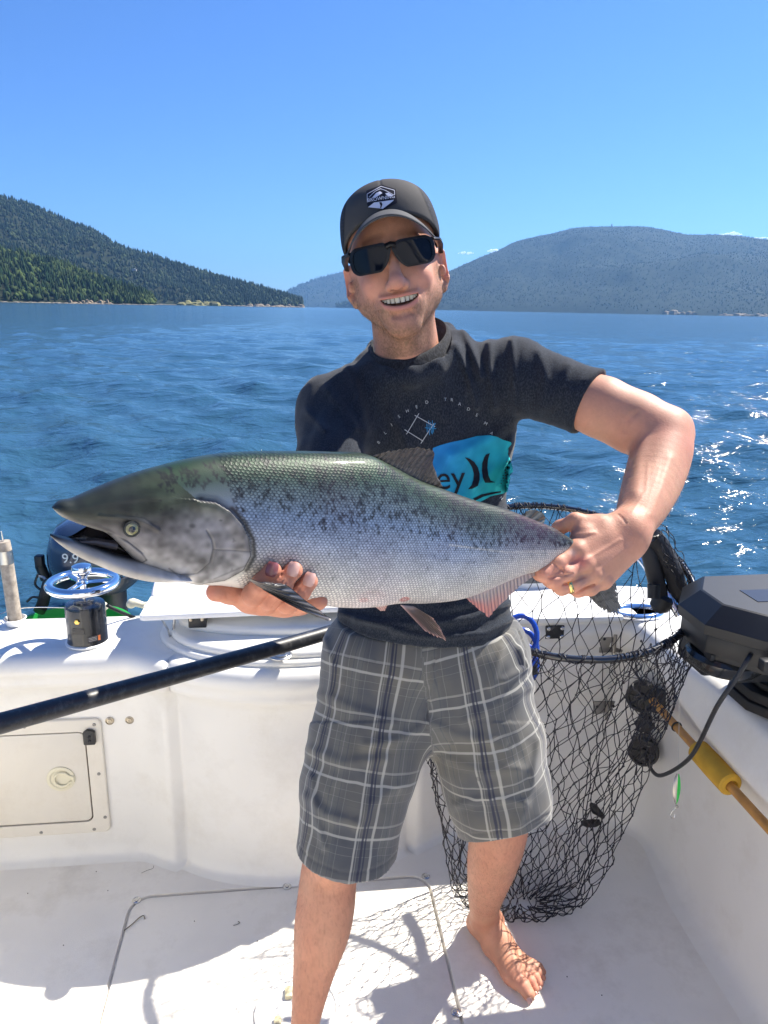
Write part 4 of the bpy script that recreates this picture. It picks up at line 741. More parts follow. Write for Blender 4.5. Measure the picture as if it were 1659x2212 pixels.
def nail(name, c, n, up, w_, l_, parent, m):
    n = nrm(n); up = nrm(up-n*(up@n)); s_ = np.cross(up, n); G = []
    for v in np.linspace(-1, 1, 9):
        G.append([c+up*l_*v+s_*w_*u*math.sqrt(max(0, 1-abs(v)**4*.55))+n*(.0012-.0035*u*u-.0012*v*v) for u in np.linspace(-1, 1, 9)])
    o = MB().grid(np.array(G)[:, ::-1]).build(name, m, parent, angle=None); return o
# --- legs
def leg_right(P):
    kn = at(722, 1845, 1.455); d = limb(P, [at(768, 1720, 1.46), at(722, 1845, 1.465), at(711, 1886, 1.47), at(704, 1954, 1.475), at(695, 2013, 1.48), at(683, 2073, 1.485), at(671, 2136, 1.49), at(659, 2212, 1.50), at(655, 2240, 1.51)], [.066, .0555, .0555, .0575, .0550, .0450, .0365, .0285, .029], 30)
    d = smin(d, np.linalg.norm(P-at(716, 1868, 1.42), axis=-1)-.030, .03)
    an = at(655, 2240, 1.51); g = lambda x, y, z: np.array([an[0]+x, an[1]+y, z])
    f = chain(P, [g(0, .03, .032), g(-.005, -.03, .045), g(-.015, -.10, .028), g(-.02, -.15, .018)], [.031, .030, .026, .018], .02); f = smin(f, sd_cone(P, g(.02, -.09, .024), g(.015, -.17, .016), .022, .014), .012)
    for i in range(4): f = smin(f, sd_cone(P, g(-.008-.014*i, -.15+.006*i, .014), g(-.01-.016*i, -.178+.012*i, .011), .010, .0085), .003)
    return smin(d, f, .025)
def leg_left(P):
    d = limb(P, [at(1085, 1700, 1.55), at(1076, 1800, 1.60), at(1064, 1860, 1.655), at(1053, 1912, 1.735), at(1046, 1955, 1.82), at(1049, 1985, 1.875)], [.066, .0615, .0560, .0465, .0375, .0335], 28)
    z = lambda x, y, h: onz(x, y, 0)+np.array([0, 0, h])
    heel = z(1033, 2012, .027); ank = at(1052, 1990, 1.875)
    f = sd_cone(P, heel, ank, .0255, .031)
    f = smin(f, chain(P, [ank, z(1078, 2062, .044), z(1104, 2105, .026)], [.030, .027, .021], .02), .02)
    f = smin(f, chain(P, [heel, z(1060, 2060, .020), z(1105, 2118, .019), z(1118, 2135, .020)], [.025, .018, .021, .0175], .02), .02)
    f = smin(f, chain(P, [heel, z(1095, 2058, .016), z(1148, 2098, .013)], [.024, .018, .014], .02), .02)
    f = smin(f, sd_cone(P, z(1115, 2115, .022), z(1145, 2100, .014), .016, .012), .02)
    f = smin(f, np.linalg.norm(P-at(1035, 1992, 1.86), axis=-1)-.011, .012); f = smin(f, np.linalg.norm(P-at(1078, 1985, 1.885), axis=-1)-.011, .014)
    T = None
    for (x0, y0, x1, y1, r0, r1) in ((1116, 2133, 1141, 2158, .0165, .0150), (1134, 2122, 1155, 2142, .011, .0098), (1143, 2114, 1165, 2131, .010, .0092), (1149, 2106, 1171, 2118, .0095, .0086), (1152, 2096, 1172, 2105, .009, .0082)):
        a, b = z(x0, y0, .018), z(x1, y1, r1*.95); mid = (a*.45+b*.55)+np.array([0, 0, .006]); e = chain(P, [a, mid, b], [r0, (r0+r1)/2, r1], .005); T = e if T is None else smin(T, e, .0012)
    f = smin(f, T, .008); d = smin(d, f, .03); return smax(d, -P[:, 2]+.0005, .003)
def skin_col(V, seed=1, kind=''):
    c = np.ones((len(V), 3))*np.array([.52, .258, .172]); c *= 1+.08*fbm(V, 45, 3, seed)[:, None]+.05*noise(V, 380, seed+1)[:, None]; c[:, 1:] *= 1+.06*noise(V, 22, seed+2)[:, None]; x, y, _ = proj(V)
    def spot(pts, r_, a, col=(.60, .22, .17)):
        nonlocal c
        e = a*np.exp(-(pdist(x, y, pts)/r_)**2)[:, None]; c = c*(1-e)+np.array(col)*e
    if kind == 'L':
        hr = np.clip(noise(V*np.array([1, 1, .5]), 500, 21), 0, 1)[:, None]*sstep(960, 1010, y)[:, None]*sstep(1180, 1100, y)[:, None]; c = c*(1-.28*hr)+np.array([.50, .36, .20])*.28*hr
        spot([(1246, 1210), (1258, 1215)], 14, .65, (.58, .16, .14)); spot([(1170, 1240), (1230, 1225)], 18, .3); spot([(1196, 1256), (1250, 1275)], 14, .35); spot([(1440, 930), (1490, 960)], 26, .25); spot([(1236, 1192), (1238, 1194)], 7, .5, (.70, .50, .42))
    if kind == 'R':
        c *= np.array([1.0, .84, .80]); spot([(588, 1225), (589, 1232)], 14, .5, (.40, .10, .09)); spot([(634, 1222), (634, 1226)], 12, .4, (.58, .22, .17)); spot([(670, 1246), (671, 1250)], 12, .35, (.58, .22, .17)); spot([(448, 1280), (456, 1282)], 12, .4, (.58, .2, .15))  # index tip painted darker for the shade behind the pectoral fin
    if kind == 'leg':
        c *= np.array([.96, .93, .90]); hair = np.clip(noise(V*np.array([1, 1, .25]), 420, 5), 0, 1)[:, None]; c *= 1-.22*hair*sstep(.12, .25, V[:, 2])[:, None]
        spot([(712, 1872), (735, 1890)], 22, .3, (.62, .27, .18)); spot([(1140, 2125), (1165, 2120)], 26, .35, (.62, .26, .2)); spot([(1060, 2080), (1100, 2130)], 14, .2)
    return c
# --- clothes
ATOP = (at(1110, 812, 1.38), at(1268, 868, 1.315))
def shirt_sdf(P, hollow=True):
    rot = math.radians(-6); R = np.array([[math.cos(rot), 0, math.sin(rot)], [0, 1, 0], [-math.sin(rot), 0, math.cos(rot)]]).T
    d = sd_ell(P, at(916, 965, 1.47), (.168, .120, .20), R)
    d = smin(d, sd_ell(P, at(912, 905, 1.44), (.165, .105, .105), R), .05)
    d = smin(d, sd_ell(P, at(918, 1190, 1.485), (.170, .120, .22)), .06)
    d = smin(d, sd_ell(P, at(917, 1345, 1.50), (.176, .132, .12)), .05)
    d = smin(d, sd_cone(P, at(900, 835, 1.39), at(1105, 812, 1.39), .060, .064), .05)
    d = smin(d, sd_cone(P, at(880, 845, 1.39), at(728, 893, 1.37), .060, .060), .05)
    d = smin(d, sd_cone(P, at(1105, 812, 1.385), at(1330, 888, 1.295), .0665, .0565), .035)
    d = smin(d, chain(P, [at(724, 893, 1.365), at(711, 1000, 1.262), at(698, 1085, 1.195)], [.0640, .0575, .052], .01), .060)
    lines = [([(1001, 712), (1016, 745), (1030, 785), (1040, 815)], 9, .0085), ([(985, 745), (1000, 780), (1018, 830), (1030, 880)], 7, .0065), ([(1058, 742), (1056, 785), (1064, 830), (1070, 880)], 9, .007), ([(1106, 735), (1110, 800), (1112, 850), (1116, 890)], 8, .005),
             ([(751, 795), (770, 840), (790, 930)], 10, .006), ([(705, 838), (740, 880), (770, 925)], 10, .005), ([(665, 890), (700, 925)], 9, .0045),
             ([(1230, 790), (1215, 830), (1190, 880)], 9, .004), ([(1165, 760), (1180, 820), (1170, 880)], 11, .004), ([(1300, 850), (1262, 830), (1240, 835)], 5, -.002), ([(1112, 930), (1100, 985), (1080, 1050)], 9, .0045), ([(1105, 915), (1060, 950), (980, 985)], 14, .005), ([(1100, 955), (1070, 1010), (1030, 1050)], 10, .0045),
             ([(830, 830), (850, 900), (880, 960)], 12, .003), ([(960, 830), (955, 900)], 12, .0025), ([(1112, 1300), (1020, 1335), (900, 1350), (770, 1340)], 10, .006), ([(1115, 1335), (1050, 1368), (940, 1378), (850, 1365)], 8, .006), ([(720, 1320), (800, 1345), (870, 1362)], 7, .006), ([(1110, 1260), (1040, 1300), (960, 1315)], 9, .005), ([(1112, 1200), (1040, 1230), (980, 1300)], 9, .004)]
    d = d-1.35*px_lines(P, lines, 1.46)
    x, y, _ = proj(P); d = d-.0034*noise(np.stack([x/30+y/60, y/75-x/90, P[:, 1]*5], -1), 1, 4)-.0014*noise(np.stack([x/11+y/30, y/40, P[:, 1]*8], -1), 1, 9)
    return d
_LT, _RT, _FT, _BT = at(803, 742, 1.365), at(968, 702, 1.365), at(886, 796, 1.285), at(884, 706, 1.45)
def collar_curve(phi, k=1., up=0.):
    a = (_RT-_LT)/2; b = (_FT-_BT)/2; c = (_LT+_RT)/4+(_FT+_BT)/4; n = nrm(np.cross(a, b)); n = n if n[2] > 0 else -n
    return c+(a*math.cos(phi)+b*math.sin(phi))*k+n*up
def shirt_final(P):
    d = shirt_sdf(P)
    a = (_RT-_LT)/2; b = (_FT-_BT)/2; c = (_LT+_RT)/4+(_FT+_BT)/4; n = nrm(np.cross(a, b)); n = n if n[2] > 0 else -n
    q = P-c; la, lb = np.linalg.norm(a), np.linalg.norm(b); ea = (q@(a/la))/la; eb = (q@(b/lb))/lb; hole = (np.sqrt(ea**2+eb**2)-1)*min(la, lb)
    sup = chain(P, [collar_curve(t, 1.10, -.020) for t in np.linspace(0, 2*np.pi, 13)], [.014]*13, .01); d = smin(d, sup, .045)
    d = smax(d, -np.maximum(hole, -(q@n)-.05), .003)
    o, nn = plane3(at(719, 1326, 1.50), at(1116, 1354, 1.50), at(950, 1405, 1.365), at(900, 1000, 1.4)); d = smax(d, (P-o)@nn, .004)
    ax = nrm(ATOP[1]-ATOP[0]); o = at(1268, 868, 1.30); axn = nrm(ax+CU*-.06); e = np.minimum((P-o)@axn, (P-at(1180, 900, 1.3))[:, 0]); d = smax(d, e, .002)
    h = sd_cone(P, at(1105, 812, 1.385), at(1330, 888, 1.295), .053, .0505); h = np.maximum(h, -((P-o)@axn)-.012); d = smax(d, -h, .001)
    o = at(700, 1075, 1.20); ax = nrm(at(700, 1080, 1.2)-at(724, 893, 1.365)); d = smax(d, np.minimum((P-o)@ax, .072-np.linalg.norm(P-at(696, 1112, 1.165), axis=-1)), .002)
    return d
RL = [at(815, 1440, 1.50), at(793, 1600, 1.49), at(768, 1700, 1.475), at(740, 1900, 1.45)]; LL = [at(1020, 1440, 1.51), at(1052, 1600, 1.53), at(1073, 1700, 1.56), at(1098, 1830, 1.61)]
def shorts_final(P):
    d = sd_ell(P, at(920, 1400, 1.515), (.205, .138, .13)); d = smin(d, sd_ell(P, at(870, 1500, 1.52), (.13, .12, .12)), .04); d = smin(d, sd_ell(P, at(975, 1500, 1.53), (.13, .12, .12)), .04)
    r = chain(P, RL, [.115, .1065, .098, .096], .04); l = chain(P, LL, [.115, .1070, .1015, .100], .04)
    x, y, dd = proj(P)
    legs = smin(r, l, .012); d = smin(d, legs, .03); d = np.where(y > 1560, smin(legs, d, .01), d)
    lines = [([(921, 1574), (926, 1500), (938, 1420)], 3, -.004), ([(930, 1500), (937, 1440)], 6, .003), ([(700, 1380), (720, 1440), (712, 1500)], 8, .005), ([(920, 1570), (860, 1600), (790, 1610)], 12, .006), ([(925, 1560), (985, 1590), (1060, 1600)], 12, .005), ([(690, 1500), (760, 1530), (850, 1560)], 12, .004), ([(1150, 1480), (1080, 1520), (1000, 1560)], 12, .005), ([(1125, 1400), (1140, 1440), (1090, 1470)], 9, .006),
             ([(670, 1620), (740, 1650), (830, 1640)], 13, .005), ([(660, 1720), (700, 1760), (770, 1780)], 12, .006), ([(672, 1680), (682, 1760), (700, 1830)], 8, .006), ([(860, 1700), (800, 1740), (760, 1800)], 12, .004), ([(970, 1640), (1040, 1670), (1120, 1660)], 12, .005), ([(985, 1740), (1050, 1725), (1130, 1735)], 10, .005), ([(1120, 1780), (1150, 1700), (1165, 1600)], 10, .005), ([(740, 1470), (755, 1400), (760, 1360)], 9, .004), ([(1060, 1480), (1085, 1400)], 9, .004)]
    lines += [([(703, 1352), (694, 1400), (689, 1445)], 2, -.003), ([(1118, 1362), (1133, 1400), (1136, 1440)], 2, -.003), ([(950, 1410), (945, 1480), (930, 1540)], 1.6, -.0015)]
    d = d-px_lines(P, lines, 1.62)-.0032*noise(np.stack([x/42, y/55, P[:, 1]*6], -1), 1, 14)-.0014*noise(np.stack([x/16, y/28, P[:, 1]*6], -1), 1, 19)
    o, n = plane3(at(650, 1818, 1.46), at(745, 1898, 1.37), at(846, 1843, 1.46), at(800, 1500, 1.5)); cutr = (P-o)@n
    o2, n2 = plane3(at(990, 1806, 1.60), at(1060, 1812, 1.50), at(1190, 1748, 1.64), at(1000, 1500, 1.5)); cutl = (P-o2)@n2
    isr = x < 921+(y-1574)*.12
    cut = np.where(isr, cutr, cutl); d = d+np.where(y > 1600, .0016*np.exp(-((cut+.020)/.0022)**2), 0); cut = np.where(y < 1600, -.1, cut); d = smax(d, cut, .002)
    h = np.where(isr, chain(P, RL, [.06, .07, .080, .0905], .03), chain(P, LL, [.06, .07, .082, .0945], .03)); h = np.maximum(h, -cut-.05); h = np.where(y < 1600, 1., h); d = smax(d, -h, .001)
    return smax(d, P[:, 2]-at(920, 1335, 1.5)[2], .003)
def leg_uv(V):
    x, y, _ = proj(V); isr = x < 930+np.clip(y-1574, -200, 400)*.12
    def one(pts):
        a, b = pts[0], pts[-1]; ax = nrm(b-a); t = (V-a)@ax; fwd = -FW-ax*((-FW)@ax); fwd = nrm(fwd); sd = np.cross(ax, fwd); q = V-a; f_, s_ = q@fwd, q@sd
        return np.arctan2(-s_, f_)*.118*np.clip(1-.28*t/.4, .75, 1.1), t+.10*np.abs(s_)**2*0
    u1, v1 = one(RL); u2, v2 = one(LL); return np.stack([np.where(isr, u1, u2+.041), np.where(isr, v1, v2-.012), V[:, 0]*0+isr], 1)
def plaid_material():
    M = bpy.data.materials.new('plaid_cotton'); M.use_nodes = True; n = M.node_tree.nodes; l = M.node_tree.links; b = n['Principled BSDF']; b.inputs['Roughness'].default_value = .9; b.inputs['Specular IOR Level'].default_value = .2; b.inputs['Sheen Weight'].default_value = .25
    a = n.new('ShaderNodeAttribute'); a.attribute_name = 'puv'; wob = n.new('ShaderNodeTexNoise'); wob.inputs['Scale'].default_value = 14; tc = n.new('ShaderNodeTexCoord'); l.new(tc.outputs['Object'], wob.inputs[0])
    va = n.new('ShaderNodeVectorMath'); va.operation = 'MULTIPLY_ADD'; l.new(wob.outputs['Color'], va.inputs[0]); va.inputs[1].default_value = (.006, .008, 0); l.new(a.outputs['Vector'], va.inputs[2])
    s = n.new('ShaderNodeSeparateXYZ'); l.new(va.outputs[0], s.inputs[0])
    base = n.new('ShaderNodeTexNoise'); base.inputs['Scale'].default_value = 9; l.new(tc.outputs['Object'], base.inputs[0]); cr = n.new('ShaderNodeValToRGB'); cr.color_ramp.elements[0].position = .35; cr.color_ramp.elements[0].color = (.082, .086, .093, 1); cr.color_ramp.elements[1].position = .65; cr.color_ramp.elements[1].color = (.135, .128, .110, 1); l.new(base.outputs[0], cr.inputs[0]); src = cr.outputs[0]
    def bands(sock, per, off, items):
        nonlocal src
        m1 = n.new('ShaderNodeMath'); m1.operation = 'MULTIPLY_ADD'; l.new(sock, m1.inputs[0]); m1.inputs[1].default_value = 1/per; m1.inputs[2].default_value = off+10; fr = n.new('ShaderNodeMath'); fr.operation = 'FRACT'; l.new(m1.outputs[0], fr.inputs[0])
        for p0, wd, col, al in items:
            sb = n.new('ShaderNodeMath'); sb.operation = 'SUBTRACT'; l.new(fr.outputs[0], sb.inputs[0]); sb.inputs[1].default_value = p0/per; ab = n.new('ShaderNodeMath'); ab.operation = 'ABSOLUTE'; l.new(sb.outputs[0], ab.inputs[0])
            mr = n.new('ShaderNodeMapRange'); mr.inputs[1].default_value = (wd*.5)/per*.75; mr.inputs[2].default_value = (wd*.5)/per*1.25; mr.inputs[3].default_value = al; mr.inputs[4].default_value = 0; l.new(ab.outputs[0], mr.inputs[0])
            mx = n.new('ShaderNodeMix'); mx.data_type = 'RGBA'; l.new(mr.outputs[0], mx.inputs[0]); l.new(src, mx.inputs[6]); mx.inputs[7].default_value = (*col, 1); src = mx.outputs[2]
    wh = (.36, .355, .32); dk = (.030, .034, .058); md = (.07, .08, .09)
    bands(s.outputs[0], .116, 0, [(.075, .030, (.13, .13, .12), .5), (.070, .0015, md, .7), (.078, .0015, wh, .25), (.088, .0015, md, .6), (.060, .0012, wh, .25), (.098, .001, wh, .2)])
    bands(s.outputs[1], .101, .35, [(.060, .001, wh, .22), (.075, .001, wh, .22), (.085, .001, md, .3), (.020, .0045, wh, .42), (.0235, .0012, dk, .3), (.0435, .0048, wh, .80)])
    bands(s.outputs[0], .116, 0, [(.012, .0032, wh, .78), (.017, .001, wh, .4), (.0245, .0042, dk, .85), (.0305, .0030, dk, .80), (.043, .0048, wh, .80)])
    # damp spots
    v = n.new('ShaderNodeTexVoronoi'); v.inputs['Scale'].default_value = 22; l.new(tc.outputs['Object'], v.inputs[0]); mr = n.new('ShaderNodeMapRange'); mr.inputs[1].default_value = .10; mr.inputs[2].default_value = .16; mr.inputs[3].default_value = .45; mr.inputs[4].default_value = 0; l.new(v.outputs['Distance'], mr.inputs[0])
    v2 = n.new('ShaderNodeTexNoise'); v2.inputs['Scale'].default_value = 7; l.new(tc.outputs['Object'], v2.inputs[0]); m3 = n.new('ShaderNodeMapRange'); m3.inputs[1].default_value = .52; m3.inputs[2].default_value = .56; l.new(v2.outputs[0], m3.inputs[0]); mm = n.new('ShaderNodeMath'); mm.operation = 'MULTIPLY'; l.new(mr.outputs[0], mm.inputs[0]); l.new(m3.outputs[0], mm.inputs[1])
    mx = n.new('ShaderNodeMix'); mx.data_type = 'RGBA'; l.new(mm.outputs[0], mx.inputs[0]); l.new(src, mx.inputs[6]); mx.inputs[7].default_value = (.05, .055, .06, 1); l.new(mx.outputs[2], b.inputs['Base Color'])
    wv = n.new('ShaderNodeTexNoise'); wv.inputs['Scale'].default_value = 700; l.new(tc.outputs['Object'], wv.inputs[0]); bp = n.new('ShaderNodeBump'); bp.inputs['Strength'].default_value = .25; bp.inputs['Distance'].default_value = .001; l.new(wv.outputs[0], bp.inputs['Height']); l.new(bp.outputs[0], b.inputs['Normal']); return M
def heather(name, c0, c1, sc_=560):
    M = bpy.data.materials.new(name); M.use_nodes = True; n = M.node_tree.nodes; l = M.node_tree.links; b = n['Principled BSDF']; b.inputs['Roughness'].default_value = .95; b.inputs['Specular IOR Level'].default_value = .15; b.inputs['Sheen Weight'].default_value = .12; b.inputs['Sheen Roughness'].default_value = .5
    tc = n.new('ShaderNodeTexCoord'); mp = n.new('ShaderNodeMapping'); mp.inputs['Scale'].default_value = (1, 1, .45); l.new(tc.outputs['Object'], mp.inputs[0]); t = n.new('ShaderNodeTexNoise'); t.inputs['Scale'].default_value = sc_; t.inputs['Detail'].default_value = 3; l.new(mp.outputs[0], t.inputs[0])
    cr = n.new('ShaderNodeValToRGB'); cr.color_ramp.elements[0].position = .42; cr.color_ramp.elements[0].color = (*c0, 1); cr.color_ramp.elements[1].position = .64; cr.color_ramp.elements[1].color = (*c1, 1); l.new(t.outputs[0], cr.inputs[0]); l.new(cr.outputs[0], b.inputs['Base Color'])
    bp = n.new('ShaderNodeBump'); bp.inputs['Strength'].default_value = .3; bp.inputs['Distance'].default_value = .001; l.new(t.outputs[0], bp.inputs['Height']); l.new(bp.outputs[0], b.inputs['Normal']); return M
def text_mesh(txt, size=1., spacing=1.):
    cu = bpy.data.curves.new('lettering', 'FONT'); cu.body = txt; cu.size = size; cu.space_character = spacing; cu.align_x = 'CENTER'; cu.align_y = 'CENTER'; cu.resolution_u = 4
    o = bpy.data.objects.new('lettering', cu); sc.collection.objects.link(o); dg = bpy.context.evaluated_depsgraph_get(); me = o.evaluated_get(dg).to_mesh()
    V = np.array([v.co[:] for v in me.vertices]); Fc = [list(p.vertices) for p in me.polygons]; o.evaluated_get(dg).to_mesh_clear(); bpy.data.objects.remove(o); bpy.data.curves.remove(cu); return V[:, :2], Fc
def subdiv(V2, Fc, L):
    bm = bmesh.new(); vs = [bm.verts.new((v[0], v[1], 0)) for v in V2]
    for f in Fc:
        try: bm.faces.new([vs[i] for i in f])
        except ValueError: pass
    bmesh.ops.triangulate(bm, faces=bm.faces[:])
    for _ in range(5):
        es = [e for e in bm.edges if e.calc_length() > L]
        if not es: break
        bmesh.ops.subdivide_edges(bm, edges=es, cuts=1); bmesh.ops.triangulate(bm, faces=bm.faces[:])
    bm.verts.index_update(); V = np.array([v.co[:2] for v in bm.verts]); F2 = [[v.index for v in f.verts] for f in bm.faces]; bm.free(); return V, F2
def build_man():
    from mathutils.bvhtree import BVHTree
    man = thing('person', 'smiling man in dark t-shirt, plaid shorts, cap and sunglasses holding the salmon', 'person', onz(930, 2160, 0)*np.array([1, 1, 0]))
    skinm = mat('skin', attr='col', rough=.55, spec=.35, sss=.18, bump=.5, bscale=380, bdist=.0008)
    parts = []
    def add(f, lo, hi, h, cf): V, Q = surfnets(f, lo, hi, h); parts.append((V, Q, cf(V)))
    add(head_sdf, HO-np.array([.16, .14, .33]), HO+np.array([.16, .14, .13]), .0020, head_col)
    lo = np.min([at(1090, 900, 1.4), at(1160, 1300, 1.0), at(1520, 1300, 1.0)], 0); 
    add(arm_left, (at(1150, 900, 1.1)[0]-.01, .98, 1.10), (.565, 1.46, 1.49), .0021, lambda V: skin_col(V, 1, 'L'))
    add(arm_right, (-.24, .60, 1.17), (-.03, 1.40, 1.42), .0021, lambda V: skin_col(V, 3, 'R'))
    add(leg_right, (-.26, .93, -.005), (.03, 1.42, .66), .0032, lambda V: skin_col(V, 4, 'leg'))
    add(leg_left, (.13, 1.25, -.005), (.42, 1.68, .66), .0026, lambda V: skin_col(V, 5, 'leg'))
    def core(P):                                         # the trunk and thighs under the clothes carry the limbs
        d = smin(sd_cone(P, at(905, 860, 1.42), at(918, 1380, 1.51), .085, .09), sd_cone(P, at(1120, 815, 1.385), at(740, 893, 1.365), .040, .040), .05)
        return smin(d, np.minimum(chain(P, [at(860, 1400, 1.51), at(793, 1600, 1.49), at(765, 1740, 1.46)], [.07, .065, .055], .03), chain(P, [at(960, 1400, 1.51), at(1052, 1600, 1.53), at(1083, 1740, 1.57)], [.07, .065, .055], .03)), .03)
    add(core, (-.20, 1.1, .40), (.42, 1.66, 1.52), .008, lambda V: skin_col(V, 6))
    n = 0; VV = []; QQ = []; CC = []
    for V, Q, c in parts: VV.append(V); QQ.append(Q+n); CC.append(c); n += len(V)
    link('body', mkmesh('body', np.concatenate(VV), np.concatenate(QQ), skinm, cols=np.clip(np.concatenate(CC), 0, 1)), man)
    # short hairs on jaw, forearm and shins
    def strands(name, Vp, Qp, prob, dirf, L, rad, m, seed, label=None):
        r = np.random.default_rng(seed); p = prob(Vp); k = np.flatnonzero(r.random(len(Vp)) < p); fn = np.zeros_like(Vp); a, b, c_ = Vp[Qp[:, 0]], Vp[Qp[:, 1]], Vp[Qp[:, 2]]; n_ = np.cross(b-a, c_-a)
        for q_ in range(4): np.add.at(fn, Qp[:, q_], n_)
        fn /= np.linalg.norm(fn, axis=1)[:, None]+1e-12; P0 = Vp[k]+r.normal(size=(len(k), 3))*.0006; N_ = fn[k]; D = dirf(P0)+r.normal(size=(len(k), 3))*.35; D -= N_*(D*N_).sum(1)[:, None]; D /= np.linalg.norm(D, axis=1)[:, None]+1e-9
        ll = L*(.5+r.random(len(k)))[:, None]; P1 = P0+(D*.75+N_*.40)*ll*.5; P2 = P0+(D*.95+N_*.42)*ll; s_ = np.cross(D, N_); V4 = []
        for c0, w_ in ((P0, 1.), (P1, .8), (P2, .3)):
            for ang in (0, 2.09, 4.19): V4.append(c0+rad*w_*(s_*math.cos(ang)+N_*math.sin(ang)))
        V4 = np.stack(V4, 1); q = np.array([[i*3+j_, i*3+(j_+1) % 3, i*3+3+(j_+1) % 3, i*3+3+j_] for i in range(2) for j_ in range(3)]); Q4 = (np.arange(len(k))[:, None, None]*9+q[None]).reshape(-1, 4)
        tag(link(name, mkmesh(name, V4.reshape(-1, 3), Q4, m, smooth=False), man), kind='stuff')
    def jaw(V):
        q = hl(V); x_, y_, z_ = q.T; ax = np.abs(x_); b = sstep(-.050, -.078, y_+.25*(z_-.05)*(z_ < .05))*sstep(-.045, .005, z_)*(y_ > -.16); b = np.maximum(b, .6*np.exp(-((y_+.0615)/.005)**2)*(z_ > .07)*(ax < .03)); b = np.maximum(b, .7*sstep(-.015, -.03, y_)*np.exp(-((ax-.069)/.010)**2)*(z_ > -.01)*(z_ < .03))
        yc = -.0660+.8*ax**2-.0058*np.sqrt(np.clip(1-(ax/.0298)**2, 0, 1)); b *= (np.abs(y_-yc+.001) > .0115) | (ax > .036); b *= 1-.8*np.exp(-((ax/.022)**2+((y_+.098)/.012)**2)**2); return b*.30
    strands('beard', parts[0][0], parts[0][1], jaw, lambda P: np.tile([0, -.2, -1.], (len(P), 1)), .0030, .00014, mat('beard_hair', (.20, .105, .050), .5), 4)
    strands('arm_hair', parts[1][0], parts[1][1], lambda V: .05*sstep(960, 1000, proj(V)[1])*sstep(1160, 1110, proj(V)[1]), lambda P: np.tile([-.7, -.3, -.6], (len(P), 1)), .0075, .00010, mat('arm_hair_gold', (.42, .28, .13), .4), 5)
    for k_ in (3, 4): strands('leg_hair', parts[k_][0], parts[k_][1], lambda V: .07*sstep(.12, .18, V[:, 2])*sstep(.50, .42, V[:, 2]), lambda P: np.tile([.1, -.1, -1.], (len(P), 1)), .0085, .00011, mat('leg_hair_brown', (.22, .13, .07), .5), 6+k_)
    # shirt, shorts
    V, Q = surfnets(shirt_final, (-.26, 1.05, .78), (.56, 1.66, 1.56), .0038); tee = heather('heather_jersey', (.013, .017, .025), (.036, .043, .056)); shirt = link('t_shirt', mkmesh('t_shirt', V, Q, tee), man); SV, SQ = V, Q
    V, Q = surfnets(shorts_final, (-.26, 1.05, .36), (.42, 1.72, 1.02), .0038); link('plaid_shorts', mkmesh('plaid_shorts', V, Q, plaid_material(), uv=leg_uv(V)), man)
    tree = BVHTree.FromPolygons(SV.tolist(), SQ.tolist())
    def stick(px, py, off, tr=tree):
        q = Vector(ray(px, py).tolist()).normalized(); h = tr.ray_cast(Vector(C0.tolist()), q)
        return (np.array(h[0][:])-np.array(q[:])*off) if h[0] is not None else at(px, py, 1.33)
    rib = heather('rib_knit', (.012, .013, .016), (.036, .039, .046), 330); G = []
    for p_ in np.linspace(0, 2*np.pi, 72, endpoint=False):
        G.append([collar_curve(p_, k, u) for k, u in ((.965, -.010), (.955, .004), (.975, .0075), (1.04, .002), (1.12, -.006), (1.17, -.0125), (1.18, -.02))])
    MB().grid(np.array(G), closed_u=True).build('collar', rib, shirt, angle=None)
    def sticker(name, V2, Fc, off, m, parent, tr=tree, L=14):
        V2, Fc = subdiv(V2, Fc, L); return link(name, mkmesh(name, np.array([stick(x, y, off, tr) for x, y in V2]), Fc, m), parent)
    pm = lambda nm, c: mat(nm, c, .7, spec=.2)
    # teal painted patch
    r = np.random.default_rng(5); top = [(935, 968), (950, 962), (975, 955), (1000, 950), (1030, 942), (1058, 940), (1075, 944), (1086, 950)]; right = []
    for i, y in enumerate(np.linspace(955, 1062, 26)): right.append((1098+r.uniform(-9, 9)+4*math.sin(i*.5)+(-8 if y > 1045 else 0), y))
    bot = [(1088, 1066), (1060, 1072), (1040, 1083), (1020, 1092), (980, 1092), (935, 1080)]
    poly = top+right+bot; nx, ny = 60, 52; gx = np.linspace(930, 1112, nx); gy = np.linspace(936, 1094, ny)
    V2 = np.array([(x, y) for y in gy for x in gx]); Fc = []
    bm = bmesh.new(); vs = [bm.verts.new((p[0], p[1], 0)) for p in poly]; bm.faces.new(vs); V2, Fc = np.array(poly, float), [list(range(len(poly)))]; bm.free()
    V2, Fc = subdiv(V2, Fc, 7); V3 = np.array([stick(x, y, .0009) for x, y in V2]); t = np.clip((V2[:, 0]-940)/150+(V2[:, 1]-1010)/260, 0, 1)[:, None]; cc = np.array([.015, .20, .50])*(1-t)+np.array([.02, .40, .42])*t; cc *= 1+.15*noise(V3, 70, 3)[:, None]
    teal = link('teal_print', mkmesh('teal_print', V3, Fc, mat('teal_ink', attr='col', rough=.7, spec=.2, bump=.2, bscale=500), cols=cc), shirt)
    ink = pm('dark_ink', (.012, .014, .02))
    def place(txt, cx, cy, size, rot=0, sx=1., shear=0, spacing=1):
        V, Fc = text_mesh(txt, size, spacing); a = math.radians(rot); x = V[:, 0]*sx+V[:, 1]*shear; y = V[:, 1]; return np.stack([cx+x*math.cos(a)+y*math.sin(a), cy+x*math.sin(a)-y*math.cos(a)], 1), Fc
    V2, Fc = place('ey', 973, 1034, 74, -3, .95); sticker('lettering', V2, Fc, .0021, ink, shirt, L=6)
